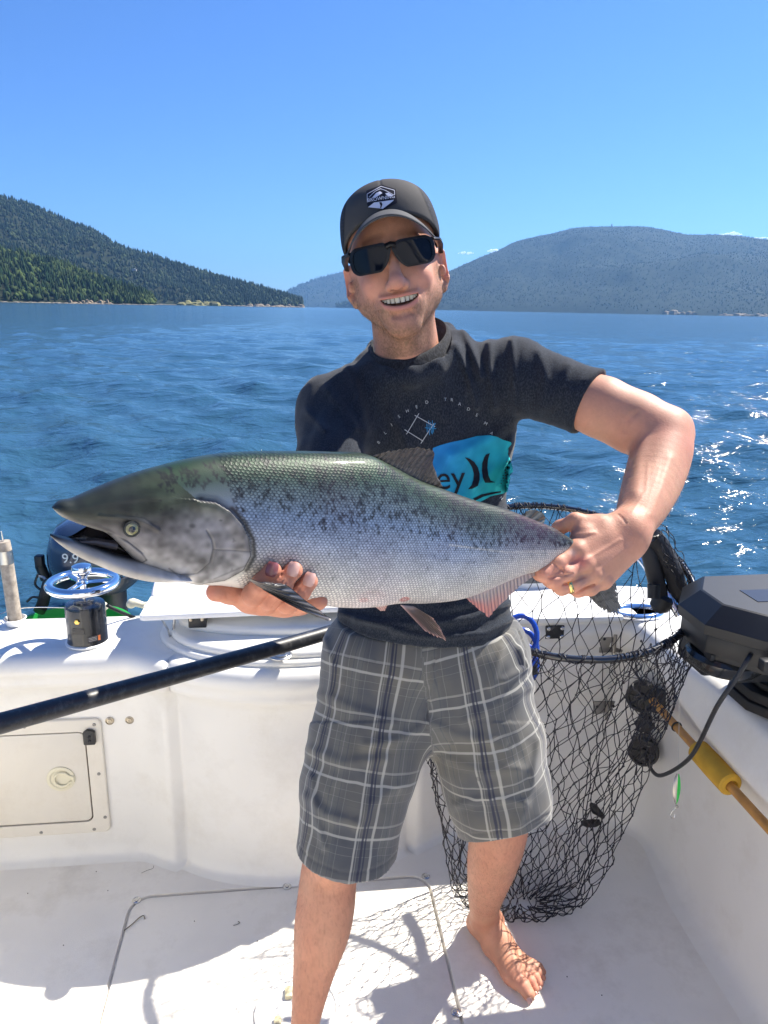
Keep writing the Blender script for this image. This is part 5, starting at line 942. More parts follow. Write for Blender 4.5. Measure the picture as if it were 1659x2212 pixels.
    cres = lambda f: ([f(*p) for p in [(0, 0), (9, 3), (18, 11), (25, 24), (28, 38), (28, 52), (25, 66), (14, 73), (6, 74), (13, 64), (16, 52), (17, 38), (14, 24), (8, 11)]], [list(range(14))])
    V2, Fc = cres(lambda x, y: (1004+x*1.15, 988+y*.93)); sticker('crescent_logo', np.array(V2, float), Fc, .0021, ink, shirt, L=6)
    V2, Fc = cres(lambda x, y: (1068-x*.95, 1054-y*.93+(0))); V2 = [(1058-(x_)*.92+10, y_) for (x_, y_) in [(0, 980), (5, 990), (9, 1000)]]*0 or [(1058, 979), (1054, 994), (1053, 1010), (1055, 1026), (1060, 1038), (1070, 1042), (1058, 1043), (1048, 1043), (1043, 1032), (1041, 1016), (1042, 1000), (1046, 988), (1050, 982)]
    sticker('crescent_logo', np.array(V2, float), [list(range(len(V2)))], .0021, ink, shirt, L=6)
    mb2 = np.array([(1022, 1077), (1040, 1068), (1060, 1064), (1082, 1061), (1082, 1064), (1062, 1068), (1044, 1073), (1026, 1082)], float); sticker('brush_stroke', mb2, [list(range(8))], .0021, ink, shirt, L=6)
    white = pm('white_ink', (.42, .45, .46)); letters = [('B', 818, 956, -75), ('L', 832, 935, -62), ('I', 846, 918, -52), ('S', 862, 900, -42), ('H', 880, 888, -33), ('E', 900, 879, -22), ('D', 922, 869, -12), ('T', 962, 863, 2), ('R', 976, 864, 8), ('A', 993, 873, 18), ('D', 1012, 884, 28), ('E', 1030, 897, 38), ('M', 1049, 915, 50), ('A', 1062, 936, 60), ('N', 1083, 1076, 80)]
    for ch, x, y, rt in letters: V2, Fc = place(ch, x, y, 9.5, rt*.55); sticker('letter', V2, Fc, .0010, white, shirt)
    lw = 1.0
    for (x0, y0, x1, y1) in ((877, 935, 902, 891), (894, 894, 936, 918), (932, 912, 910, 956), (900, 928, 880, 938)):
        pass
    for (x0, y0, x1, y1) in ((878, 938, 905, 893), (896, 897, 940, 922), (938, 914, 909, 958), (874, 928, 914, 953)):
        dx, dy = x1-x0, y1-y0; L_ = math.hypot(dx, dy); nx_, ny_ = -dy/L_*.8, dx/L_*.8; sticker('diamond_line', np.array([(x0+nx_, y0+ny_), (x1+nx_, y1+ny_), (x1-nx_, y1-ny_), (x0-nx_, y0-ny_)]), [[0, 1, 2, 3]], .0012, white, shirt, L=6)
    blue = pm('blue_ink', (.03, .22, .45))
    for (x0, y0, x1, y1) in ((922, 915, 923, 934), (930, 912, 932, 936), (938, 914, 936, 934), (926, 908, 928, 940), (934, 908, 934, 938), (918, 924, 942, 926), (941, 914, 934, 925), (926, 930, 938, 918)):
        dx, dy = x1-x0, y1-y0; L_ = math.hypot(dx, dy); nx_, ny_ = -dy/L_*.7, dx/L_*.7; sticker('monogram_stroke', np.array([(x0+nx_, y0+ny_), (x1+nx_, y1+ny_), (x1-nx_, y1-ny_), (x0-nx_, y0-ny_)]), [[0, 1, 2, 3]], .0012, blue, shirt, L=6)
    # sleeve hem stitching
    # nails and ring
    nm = mat('nail', (.62, .36, .30), .22, coat=.3)
    for (px, py, of, ux, uy) in ((588, 1230, .0555, .28, -1), (634, 1230, .0568, .30, -1), (669, 1252, .0538, .35, -1)):
        c = hat(px, py, of); up = nrm(CR*ux-CU*uy); o = nail('fingernail', c, nrm(C0-c)*.75+fN*.25, up, .0062, .0076, man, nm)
        if px == 588: o.data.materials[0] = mat('shaded_nail', (.22, .07, .07), .22, coat=.3)  # this nail's colour is darkened for the shade behind the pectoral fin
    for (x0, y0, wd, ln, hh) in ((1145, 2161, .0068, .0062, .0295), (1158.5, 2145, .0042, .0042, .0190), (1167.5, 2133, .0038, .0038, .0178), (1173.5, 2120, .0035, .0035, .0168), (1174.5, 2107, .0032, .0030, .0160)):
        c = onz(x0, y0, hh*.72); fwd = nrm(onz(1150, 2160, 0)-onz(1100, 2090, 0)); nail('toenail', c, nrm(UP_+fwd*.55), fwd, wd, ln, man, nm)
    a, b = at(1243, 1261, 1.064), at(1213, 1270, 1.064); ax = nrm(b-a); c = a*.55+b*.45; u_ = nrm(np.cross(ax, FW)); v_ = np.cross(ax, u_); G = []
    for t in np.linspace(0, 2*np.pi, 40, endpoint=False):
        dr = u_*math.cos(t)+v_*math.sin(t); G.append([c+dr*r_+ax*z_ for r_, z_ in ((.0106, -.0030), (.0121, -.0028), (.0126, 0), (.0121, .0028), (.0106, .0030))])
    MB().grid(np.array(G), closed_u=True).build('wedding_ring', mat('gold', (.85, .60, .22), .18, 1), man, angle=None)
    # teeth
    mb = MB()
    for s_ in (-1, 1):
        for k, (x, wd, ht) in enumerate(((.0042, .0041, .0092), (.0119, .0034, .0086), (.0185, .0032, .0080), (.0236, .0024, .0062), (.0268, .0014, .0042))):
            yc = -.0700+.8*x*x+60*x**3*.15; z = .0845-9.5*x*x; G = []
            for v in np.linspace(-1, 1, 7): G.append([hw((s_*x+wd*.93*u*(1-.10*(v < -.5)), yc+.0050-ht*.5+ht*.5*v, z+.0022*(1-u*u*.8)*(1-.35*v*v))) for u in np.linspace(-1, 1, 7)])
            G = np.array(G); mb.grid(G[:, ::1] if s_ > 0 else G)
    mb.build('teeth', mat('tooth_enamel', (.74, .68, .54), .25, coat=.5), man, angle=None)
    # cap
    Vf = lambda f: f
    def crown(P):
        q = hl(P); d = sd_ell(q, (.001, .033, -.012), (.0835, .079, .107)); d = smin(d, sd_ell(q, (0, .070, .024), (.066, .0435, .056)), .03)
        d = smax(d, -(q[:, 1]-(.012+.52*q[:, 2]-.0*q[:, 2])), .003)
        s = np.abs(q[:, 0])-.0; d = d+.0012*np.exp(-(q[:, 0]/.0016)**2)*(q[:, 2] > .0)
        for ang in (38, 90, 142):
            th = math.radians(ang); dd = np.abs(np.abs(q[:, 0])*math.cos(th)-(q[:, 2]-.0)*math.sin(th)*(1)); d = d+.0010*np.exp(-(np.abs(np.abs(q[:, 0])-.058-(.02*(q[:, 1]-.05)))/.0015)**2)*.0
        inner = sd_ell(q, (.001, .030, -.012), (.0800, .076, .103)); inner = np.maximum(inner, q[:, 1]-.05*0-.012-.52*q[:, 2]-.012); return smax(d, -inner, .001)
    V, Q = surfnets(crown, HO-np.array([.15, .15, .13]), HO+np.array([.15, .16, .18]), .0021); q = hl(V)
    bd = .071-.27*(q[:, 1]-.05)-np.abs(q[:, 0]); front = ((bd > 0) & (q[:, 2] > .0))*1.; cc = np.array([.062, .060, .060])*front[:, None]+np.array([.020, .022, .030])*(1-front[:, None]); seam = np.exp(-(bd/.0016)**2)[:, None]*(q[:, 2] > 0)[:, None]; cc = cc*(1-.5*seam)
    mesh_hole = (np.sin(q[:, 1]*2*np.pi/.0034) > .2) & (np.sin(np.arctan2(q[:, 0], q[:, 2])*2*np.pi/.05) > -.2) & (front < .5); cc[mesh_hole] *= 2.2
    cap = link('cap', mkmesh('cap', V, Q, mat('cap_cloth', attr='col', rough=.85, bump=.3, bscale=900, bdist=.0008, spec=.25), cols=cc), man)
    G = []; G2 = []
    for al in np.radians(np.linspace(-63, 63, 61)):
        row = []
        for v in np.linspace(0, 1, 14):
            x0, z0 = .0835*math.sin(al), -.012+.102*math.cos(al); L_ = .070*max(0, math.cos(al*1.38))**.55; x = x0+.10*v*x0*(L_/.07); z = z0+L_*v
            y = .066-.050*(abs(x)/.0762)**2.1-.010*v*(L_/.07)-.004*v*v-.010*(abs(al)/1.1)**3*(1-v); row.append((x, y, z))
        G.append(row)
    G = np.array(G); T_ = G.copy(); T_[..., 1] -= .0034; T_[:, -1, 2] -= .001; full = np.concatenate([G, T_[:, ::-1]], 1)
    mb = MB(); mb.grid(np.array([[hw(p) for p in r_] for r_ in full]), closed_v=True); mb.build('brim', mat('brim_cloth', (.052, .055, .060), .85, bump=.25, bscale=900, bdist=.0006, var=.1, vscale=80), cap, angle=None)
    ctree = BVHTree.FromPolygons(V.tolist(), Q.tolist())
    hexp = [(824, 399), (855, 408), (858, 438), (828, 453), (794, 446), (791, 412)]
    def patch(name, poly, off, m, L=8, par=cap): return sticker(name, np.array(poly, float), [list(range(len(poly)))], off, m, par, ctree, L)
    pk = pm('badge_black', (.012, .012, .022)); wt = pm('badge_white', (.62, .63, .72)); patch('badge', hexp, .0022, pk); p_ = patch('badge', hexp, .0006, pk)
    def ringp(o_, i_): return np.array(o_+i_, float), [[k, (k+1) % len(o_), (k+1) % len(o_)+len(o_), k+len(o_)] for k in range(len(o_))]
    def seg(x0, y0, x1, y1, wd=1.1, m=wt, off=.0030):
        dx, dy = x1-x0, y1-y0; L_ = math.hypot(dx, dy); a, b = -dy/L_*wd/2, dx/L_*wd/2; patch('badge_line', [(x0+a, y0+b), (x1+a, y1+b), (x1-a, y1-b), (x0-a, y0-b)], off, m)
    for s_ in ((793.5, 437, 793, 419), (793, 419, 823, 402.5), (823, 402.5, 852, 411), (852, 411, 852.5, 421), (797, 426, 806, 417), (806, 417, 812, 412), (812, 412, 822, 407.5), (822, 407.5, 832, 411), (832, 411, 838, 414), (838, 414, 850, 421)): seg(*s_)
    patch('badge_mountain', [(803, 428), (812, 417), (821, 413), (826, 417), (820, 421), (814, 425)], .0030, wt); patch('badge_mountain', [(832, 418), (839, 416), (850, 423), (842, 424), (836, 422)], .0030, wt)
    patch('badge_base', [(795, 447.5), (808, 437.5), (851, 431.5), (848, 435), (827, 451)], .0030, wt); patch('badge_emblem', [(819, 437), (824, 436.5), (826, 441), (824, 448), (821, 450), (822, 444)], .0036, pk)
    V2, Fc = place('BROWNING', 823.5, 428.5, 10.8, -9, 1.0, 0, 1.0); sticker('lettering', V2, Fc, .0032, wt, cap, ctree, 8)
    # sunglasses
    black = mat('gloss_black', (.006, .006, .008), .3, spec=.3); gl = mat('dark_lens', (.004, .006, .012), .03, spec=.2); specs = thing('sunglasses', 'black wrap sunglasses worn by the smiling man', 'sunglasses', hw((0, -.004, .10)))
    def bend(x, y, z0=.0): return hw((x, y+.0015, .1065+z0-2.6*x*x-.08*y))
    for s_ in (-1, 1):
        sh = lambda a, b: a+s_*.012*np.clip(-a*s_/.03, 0, 1)*np.clip((.010-b)/.03, 0, 1); out = [(s_*.0335+sh(a, b), b-.004) for a, b in rr(.067, .0425, .0155, 6)]; inn = [(s_*.0335+sh(a, b)*.99, b-.0045) for a, b in rr(.0580, .0360, .0130, 6)]
        prof = [[(x, y, -.001) for x, y in out], [(x, y, .0025) for x, y in out], [(x, y, .0028) for x, y in inn], [(x, y, -.001) for x, y in inn]]
        MB().grid(np.array([[bend(*p) for p in L] for L in prof]), closed_v=True, closed_u=True).build('frame', black, specs)
        G = [[bend(s_*.0335+sh(.0292*u*math.sqrt(1-.22*v**4), .018*v), -.0045+.0186*v*math.sqrt(1-.22*u**4), .0008+.0006*(1-u*u)) for u in np.linspace(-1, 1, 17)] for v in np.linspace(-1, 1, 11)]
        MB().grid(np.array(G)).build('lens', gl, specs, angle=None)
        MB().tube([bend(s_*.064, .010), hw((s_*.0735, .010, .083)), hw((s_*.0785, .004, .045)), hw((s_*.0805, -.004, .005)), hw((s_*.081, -.014, -.012))], [.0055, .0065, .0055, .004, .003], 10, flat=.45).build('temple_arm', black, specs)
    MB().tube([bend(-.008, .010, .001), bend(0, .0125, .001), bend(.008, .010, .001)], [.0052, .0046, .0052], 10).build('bridge', black, specs)
    return man
# ------------------------------------------------------------------ gear on the boat
def B(x, y, z): return fb((x, y, z))
BX, BY = fb((1, 0, 0)), fb((0, 1, 0)); UP = np.array([0, 0, 1.])
def dep(P): return float(proj(P)[2])
def smooth_path(pts, n):
    pts = np.asarray(pts, float); s = np.arange(len(pts)); q = np.linspace(0, len(pts)-1, n); return np.stack([smooth_interp(q, np.stack([s, pts[:, k]], 1)) for k in range(pts.shape[1])], 1)
def flat_text(txt, o, x, y, size, m, parent, name='lettering', spacing=1., th=.0006):
    V, Fc = text_mesh(txt, size, spacing); o, x, y = np.asarray(o), nrm(x), nrm(y); z = np.cross(x, y); mb = MB(); mb.add(o+V[:, :1]*x+V[:, 1:2]*y+z*th, Fc); return mb.build(name, m, parent, smooth=False)
def build_left():
    blk = mat('black_enamel', (.012, .013, .016), .22, coat=.6, var=.2, vscale=30); chrome = mat('chrome', (.85, .86, .88), .08, 1); wp = mat('white_plastic'); rub = mat('black_plastic')
    # hand-wheel helm pump on the deck
    c = B(-.56, 1.925, .664); t = thing('winch_pump', 'black drum with a shiny hand wheel bolted on the left transom deck', 'hand wheel winch', c)
    MB().lathe([(.052, 0), (.0535, .004), (.0515, .010), (.0515, .103), (.049, .110), (.030, .113), (.026, .118), (.012, .119)], c, n=40).build('drum', blk, t)
    MB().lathe([(.058, -.001), (.058, .003), (.054, .005)], c, n=40).build('base_ring', wp, t)
    MB().lathe([(.0085, .11), (.0085, .165), (.017, .168), (.013, .176), (.013, .186), (.024, .196), (.027, .206), (.024, .216), (.012, .221), (.0005, .222)], c, n=30).build('knob', chrome, t)
    w_ = c+UP*.168; wh = MB().tube([w_+.083*(BX*math.cos(a)+BY*math.sin(a)) for a in np.linspace(0, 2*np.pi, 56, endpoint=False)], .0125, 14, closed=True).build('wheel_rim', chrome, t)
    for a in (.2, 2.29, 4.39): MB().tube([w_+(BX*math.cos(a)+BY*math.sin(a))*r_ for r_ in (.012, .05, .076)], [.009, .0085, .0095], 10, flat=.6).build('spoke', chrome, t)
    q = nrm(-BY*.9-BX*.15); MB().lathe([(.0078, 0), (.0078, .004), (.006, .006), (.001, .0065)], c+q*.0505+UP*.078, q, 6).build('brass_bolt', mat('brass', (.75, .52, .16), .2, 1), t)
    lb = c+q*.0522+UP*.050; MB().box(lb, (.032, .0012, .016), np.stack([np.cross(q, UP)*-1, q, UP], 1)).build('label_plate', mat('label_black', (.03, .03, .034), .3), t)
    flat_text('SEASTAR', lb-q*-.001, -np.cross(q, UP)*-1, UP, .0065, mat('label_grey', (.35, .35, .35), .5), t, th=.001)
    q2 = nrm(-BY*.85+BX*.55); lb = c+q2*.0520+UP*.025; X2 = np.cross(UP, q2)*-1
    MB().box(lb, (.034, .0012, .016), np.stack([X2, q2, UP], 1)).build('warning_label', mat('label_black'), t); MB().box(lb-X2*.013+q2*.0006, (.006, .0012, .014), np.stack([X2, q2, UP], 1)).build('orange_tab', mat('orange_label', (.75, .20, .05), .5), t)
    for k in range(3): MB().box(lb+X2*.004+UP*(.004-.004*k)+q2*.0008, (.022, .0006, .0012), np.stack([X2, q2, UP], 1)).build('print_line', mat('label_grey'), t)
    # bait board
    fl, fr_, z0, z1 = (-.413, 1.843), (.33, 1.87), .752, .768
    t = thing('bait_board', 'white plastic bait-cutting board with ruler marks mounted over the live well', 'cutting board', B(-.04, 1.98, .722))
    P = [(-.405, 1.848), (-.395, 1.840), (.33, 1.868), (.325, 2.13), (-.385, 2.113), (-.395, 2.105)]
    bw = mat('board_white', (.80, .81, .83), .35, var=.03, vscale=20, bump=.1, bscale=200); MB().prism([tuple(p) for p in P], z0, z1, (B(0, 0, 0), BX, BY, UP), bev=.004).build('board', bw, t)
    G = []
    for k, (x, y, h, wd) in enumerate([(-.372, 2.115, .052, .008), (-.376, 2.09, .050, .008), (-.380, 2.06, .047, .008), (-.384, 2.02, .038, .008), (-.388, 1.99, .018, .008), (-.389, 1.975, .002, .008)]):
        G.append([B(x-wd, y, z1-.002), B(x-wd, y, z1+h-.004), B(x-wd*.5, y, z1+h), B(x+wd*.5, y, z1+h), B(x+wd, y, z1+h-.004), B(x+wd+.004, y, z1-.002)])
    MB().grid(np.array(G)).build('end_fence', bw, t); MB().box(B(-.02, 2.118, z1+.024), (.70, .012, .05), np.stack([BX, BY, UP], 1), bev=.004).build('back_fence', bw, t)
    for k in range(27):
        x = -.37+k*.0254; MB().box(B(x, 1.853+.028*(x+.4)/.73+.006, z1+.0003), (.0012, .016 if k % 4 == 0 else .009, .0008), np.stack([BX, BY, UP], 1)).build('ruler_mark', mat('label_black'), t, smooth=False)
    MB().tube([B(-.402, 1.905, z1+.001), B(-.392, 1.905, z1+.0012)], .012, 16, flat=.1).build('hole_plug', mat('cream_plug', (.6, .58, .5), .4), t)
    MB().box(B(-.262, 1.905, .733), (.048, .055, .044), np.stack([BX, BY, UP], 1), bev=.004).build('mount_block', rub, t)
    for dx in (-.016, .014): MB().lathe([(.0045, 0), (.0045, .02), (.003, .021)], B(-.262+dx, 1.874, .735), UP, 8).build('mount_bolt', mat('brass_steel'), t)
    MB().tube([B(-.372, 1.90, .752), B(-.36, 1.90, .735), B(-.345, 1.905, .700), B(-.34, 1.91, .668)], .0055, 8, flat=.5).build('strut', mat('stainless'), t); MB().tube([B(-.325, 1.92, .752), B(-.33, 1.915, .70), B(-.338, 1.915, .668)], .004, 8).build('strut', mat('stainless'), t)
    MB().box(B(.26, 1.98, .725), (.05, .08, .06), np.stack([BX, BY, UP], 1), bev=.004).build('mount_block', rub, t)
    # weathered rod in its cup
    c = B(-.79, 2.05, .664); t = thing('gaff_handle', 'weathered grey wooden gaff handle with steel ferrule standing in a white cup', 'gaff', c)
    MB().tube([c+UP*.012, c+UP*.12-BX*.002, c+UP*.19-BX*.004], [.0185, .0180, .0180], 18).build('shaft', mat('weathered_wood', (.36, .31, .25), .8, var=.35, vscale=60, bump=.5, bscale=120), t)
    MB().tube([c+UP*.185-BX*.004, c+UP*.222-BX*.005], .0192, 20).build('ferrule', mat('satin_steel'), t); MB().tube([c+UP*.222-BX*.005, c+UP*.248-BX*.006], [.0185, .0175], 18).build('tip', mat('weathered_wood'), t); MB().tube([c+UP*.246-BX*.006, c+UP*.278-BX*.008], [.0035, .002], 8).build('spike', mat('stainless'), t)
    c2 = c; t2 = thing('rod_cup', 'white plastic cup holding the gaff handle on the transom', 'cup', c2); MB().lathe([(.022, 0), (.024, .002), (.029, .018), (.031, .020), (.028, .021), (.022, .004)], c2, n=28).build('cup', wp, t2)
    MB().tube(smooth_path([c+BX*-.035+UP*.004, c+BX*-.055+BY*.01+UP*.022, c+BX*.02+BY*.04+UP*.034, c+BX*.20+BY*.05+UP*.022], 24), .0016, 6).build('wire_bail', mat('stainless'), t2)
    # green tub with white ladle handles
    c = B(-.72, 2.30, -.085); t = thing('green_tub', 'bright green plastic tub behind the transom deck', 'tub', c)
    MB().lathe([(.12, 0), (.165, .56), (.178, .618), (.184, .624), (.184, .630), (.172, .630), (.168, .60), (.118, .01), (.002, .01)], c, n=48, sx=1.05).build('tub', mat('green_plastic', (.02, .30, .06), .35), t)
    for (x, y, nm) in ((130, 1332, 0), (262, 1322, 1)):
        c = B(-.60 if nm == 0 else -.445, 2.12, .662); t = thing(['scoop_handle', 'roller'][nm], ['white plastic scoop handle lying by the green tub', 'small white roller beside the black winch drum'][nm], 'handle', c)
        MB().tube(smooth_path([c+BX*-.05+UP*.02, c+BX*-.03+UP*.030, c+UP*.020, c+BX*.03+UP*.026, c+BX*.045+UP*.012], 14), [.008, .013, .015, .014, .011, .010, .010, .011, .012, .013, .013, .012, .010, .006], 12).build('grip', mat('ivory_plastic'), t)
    # outboard
    o = at(196, 1235, 2.62); t = thing('outboard_motor', 'navy blue kicker outboard with white 9.9 lettering behind the transom', 'outboard motor', o-UP*.6)
    G = []; fx = nrm(BX*.98-BY*.1); fy = nrm(BY+BX*.1)
    for (z, wx, wy, ox) in ((-.002, .148, .17, 0), (.0, .152, .175, 0), (.03, .154, .18, -.002), (.08, .150, .18, -.004), (.13, .138, .17, -.002), (.165, .118, .15, .002), (.182, .085, .115, .004), (.189, .035, .05, .004), (.190, .002, .002, .004)):
        G.append([o+UP*z+fx*(ox+wx*np.sign(math.cos(a))*abs(math.cos(a))**.62)+fy*(wy*np.sign(math.sin(a))*abs(math.sin(a))**.62+.1) for a in np.linspace(0, 2*np.pi, 56, endpoint=False)])
    navy = mat('navy_paint', (.022, .040, .085), .22, coat=.7); MB().grid(np.array(G), closed_v=True).build('cowling', navy, t, angle=None)
    G = []
    for (z, s_) in ((-.075, .80), (-.06, .92), (-.022, 1.0), (-.012, 1.02), (-.006, 1.0)):
        G.append([o+UP*z+fx*(.150*s_*np.sign(math.cos(a))*abs(math.cos(a))**.62)+fy*(.172*s_*np.sign(math.sin(a))*abs(math.sin(a))**.62+.1) for a in np.linspace(0, 2*np.pi, 56, endpoint=False)])
    MB().grid(np.array(G), closed_v=True).build('lower_pan', mat('dark_navy', (.010, .013, .022), .35), t)
    f0 = o-fy*.082; wl = mat('decal_white', (.75, .75, .78), .4); flat_text('9.9', f0-fx*.030+UP*.078-fy*.0035, fx, nrm(UP+fy*.03), .048, wl, t, spacing=1.0, th=.004)
    for k, (a, b, h) in enumerate(((.02, .12, .165), (.03, .125, .155))): MB().tube([f0+fx*a*.2-fx*.05+UP*(h+.004)+fy*.050, f0+fx*b+UP*(h-.018)+fy*.045], .0022, 6).build('stripe', wl, t)
    MB().box(f0+fx*.0-fy*.008+UP*.012, (.018, .02, .040), np.stack([fx, fy, UP], 1), bev=.004).build('cowl_latch', mat('black_plastic'), t)
    MB().tube([o-UP*.07+fy*.1, o-UP*.65+fy*.12], [.055, .045], 16, flat=1.6).build('midsection', mat('dark_navy'), t)
    MB().tube([o-UP*.03-fx*.16, o-fx*.175+UP*.02], .018, 12).build('tilt_grip', mat('black_plastic'), t); MB().box(o-fx*.175+UP*.035, (.028, .03, .05), np.stack([fx, fy, UP], 1), bev=.005).build('switch', mat('black_plastic'), t)
    hs = smooth_path([at(104, 1260, 2.5), at(98, 1282, 2.45), at(92, 1305, 2.42), at(84, 1322, 2.4)], 46); MB().tube(hs, .017+.0022*np.cos(np.arange(46)*np.pi), 12).build('corrugated_hose', mat('black_plastic'), t)
    for k, pts in enumerate(([(82, 1240), (76, 1262), (92, 1275), (100, 1262)], [(84, 1245), (95, 1248), (104, 1262)], [(58, 1300), (70, 1290), (84, 1292), (96, 1300)])): MB().tube(smooth_path([at(x, y, 2.5) for x, y in pts], 16), .0042, 8).build('cable', mat('grey_cable', (.25, .28, .33), .4) if k == 1 else mat('black_plastic'), t)
    MB().tube(smooth_path([at(232, 1308, 2.08), at(252, 1318, 2.12), at(280, 1330, 2.16), at(300, 1338, 2.18)], 60), .0042+.0012*np.cos(np.arange(60)*np.pi), 8).build('coil_cord', mat('black_plastic'), t)
def build_right():
    rub = mat('black_box', (.011, .012, .014), .48, bump=.25, bscale=700, bdist=.0005, var=.12, vscale=30); steel = mat('stainless'); chrome = mat('chrome'); R3 = np.stack([BX, BY, UP], 1)
    # downrigger
    t = thing('downrigger', 'black electric downrigger with a chamfered lid on the right gunwale', 'downrigger', B(1.17, 1.44, .664)); fr = (B(0, 0, 0), BX, BY, UP); Q = lambda x, y, z: B(x*.9, y*.9, z*.9+.155); fr2 = (B(0, 0, .155), BX*.9, BY*.9, UP*.9)
    oct_ = lambda k: [(a_*1.065, b_*1.065) for a_, b_ in [(1.02-k*.1, 1.360+0), (.930-k, 1.460), (.930-k, 1.580), (1.0-k*.5, 1.690+k), (1.30, 1.70+k), (1.36, 1.65), (1.36, 1.31-k), (1.12, 1.31-k)]]
    sc_ = 1.065; G = []
    for (z, k) in ((.796, -.004), (.798, 0), (.822, .001), (.826, -.003), (.868, -.050), (.8705, -.056)):
        P = oct_(0); c = np.mean(P, 0); G.append([Q(*(np.array(p)+(c-np.array(p))*(-k/.24)), z) for p in P])
    mb = MB().grid(np.array(G), closed_v=True); mb.add(np.array(G[-1]), [list(range(8))]); mb.add(np.array(G[0]), [list(range(8))[::-1]]); mb.build('lid', rub, t, angle=20)
    P = oct_(0); c = np.mean(P, 0); MB().prism([tuple(np.array(p)+(c-np.array(p))*.05) for p in P], .747, .7975, fr2, bev=.003).build('case', rub, t)
    MB().prism([tuple(np.array(p)+(c-np.array(p))*.12) for p in P], .728, .748, fr2, bev=.003).build('case', rub, t)
    for (x, y) in ((1.11, 1.42), (1.32, 1.385)): MB().box(Q(x, y, .780), (.10, .022, .026), R3, bev=.004).build('latch', rub, t); 
    MB().lathe([(.006, 0), (.006, .002), (.003, .003)], Q(1.09, 1.405, .780), -BY, 12).build('screw', steel, t); MB().box(Q(1.19, 1.40, .784), (.008, .008, .03), R3, bev=.002).build('latch_pin', steel, t)
    MB().box(Q(1.22, 1.61, .8712), (.16, .07, .0012), R3).build('label_plate', mat('label_black'), t); MB().tube([Q(1.27, 1.59, .873), Q(1.40, 1.59, .873), Q(1.40, 1.65, .873), Q(1.27, 1.65, .873)], .004, 8, closed=True).build('lid_handle', mat('label_black'), t)
    MB().box(Q(1.085, 1.66, .712), (.105, .12, .096), R3, bev=.008).build('motor_housing', rub, t); MB().box(Q(1.14, 1.60, .705), (.10, .10, .08), R3, bev=.01).build('motor_housing', rub, t)
    for k in range(3): MB().box(Q(1.02+.016*k, 1.565, .735-.006*k), (.010, .03, .016), R3, bev=.002).build('terminal', rub, t)
    MB().tube([Q(1.05, 1.56, .70), Q(1.08, 1.545, .695), Q(1.11, 1.54, .73)], .006, 8).build('cable_loop', rub, t)
    MB().lathe([(.04, 0), (.072, .006), (.086, .022), (.088, .038), (.080, .048), (.02, .050)], Q(1.095, 1.61, .672), UP, 40).build('spool', mat('black_gloss_plastic', (.014, .016, .018), .25, coat=.4), t)
    for (z0, z1, s_) in ((.664, .690, 1.0), (.691, .717, .97), (.718, .735, .80), (.736, .815, .45)): MB().prism([(1.17+(x)*s_, 1.40+(y)*s_) for x, y in ((-.135, .02), (-.135, .10), (-.11, .13), (.14, .13), (.14, -.10), (-.06, -.10))], z0, z1, fr, bev=.006).build('pedestal', rub, t)
    for (x, y) in ((1055, 0),): pass
    for q in (B(1.062, 1.49, .717), B(1.085, 1.345, .717), B(1.27, 1.33, .717)):
        MB().lathe([(.0135, 0), (.0135, .0018), (.0085, .002)], q, UP, 24).build('washer', steel, t); MB().lathe([(.0085, .002), (.0085, .0085), (.0075, .0095), (.0005, .0095)], q, UP, 6).build('bolt', steel, t)
    # its power cable
    da, db = dep(B(.98, 1.28, .866)), dep(B(1.02, 1.80, .29)); pts = [(1634, 1396), (1626, 1408), (1617, 1422), (1590, 1466), (1549, 1526), (1513, 1600), (1489, 1638), (1453, 1665), (1421, 1675), (1402, 1654), (1395, 1632)]; tt = np.r_[0, np.cumsum([math.hypot(b[0]-a[0], b[1]-a[1]) for a, b in zip(pts, pts[1:])])]; tt /= tt[-1]
    W = [at(x, y, da+.02+.14*max(0, 1-u*14)+(db-da-.05)*u-.20*math.sin(math.pi*u)**1.3) for (x, y), u in zip(pts, tt)]; W = smooth_path(W, 60); o = MB().tube(W, .0052, 10).build('power_cable', mat('black_plastic')); recenter(o); tag(o, 'thick black power cable drooping from the downrigger to the lower round socket', 'cable')
    # sockets on the corner
    n_ = nrm(-BX*.45-BY*.85+UP*.12); u_ = nrm(np.cross(UP, n_)); v_ = np.cross(n_, u_)
    for k, (px, py, R_, lab, nm) in enumerate(((1387, 1506, .046, 'upper black round flange where the paddle tip rests, right corner', 'flange'), (1390, 1624, .044, 'lower black round socket with the power cable plugged in', 'socket'))):
        c = at(px, py, dep(B(1.0, 1.80, .4))+(.02 if k == 0 else .03)); t = thing(nm, lab, 'deck socket', c-n_*.05)
        MB().lathe([(R_*.8, -.055), (R_, -.004), (R_, .004), (R_*.93, .010), (R_*.80, .010), (R_*.76, .003), (R_*.30, .002), (R_*.26, .010), (.002, .011)], c, n_, 44).build('flange_ring', rub, t)
        for a in range(6): MB().tube([c+n_*.004+(u_*math.cos(a)+v_*math.sin(a))*R_*.28, c+n_*.0045+(u_*math.cos(a)+v_*math.sin(a))*R_*.76], .0018, 6).build('rib', rub, t)
        if k == 0: MB().box(c+u_*-.03*-1+n_*-.004-UP*.004, (.075, .012, .075), np.stack([u_, n_, v_], 1), bev=.004).build('square_plate', rub, t)
    c = at(1393, 1564, dep(B(1.0, 1.80, .4))+.02); t = thing('knob', 'small lobed black knob between the two round sockets', 'knob', c-n_*.05); MB().lathe([(.02, -.05), (.022, .0), (.020, .016), (.010, .022), (.001, .022)], c, n_, 30).build('stem', rub, t)
    for a in np.linspace(0, 2*np.pi, 6, endpoint=False): MB().lathe([(.0085, -.002), (.0095, .008), (.006, .014), (.001, .015)], c+(u_*math.cos(a)+v_*math.sin(a))*.020, n_, 12).build('lobe', rub, t)
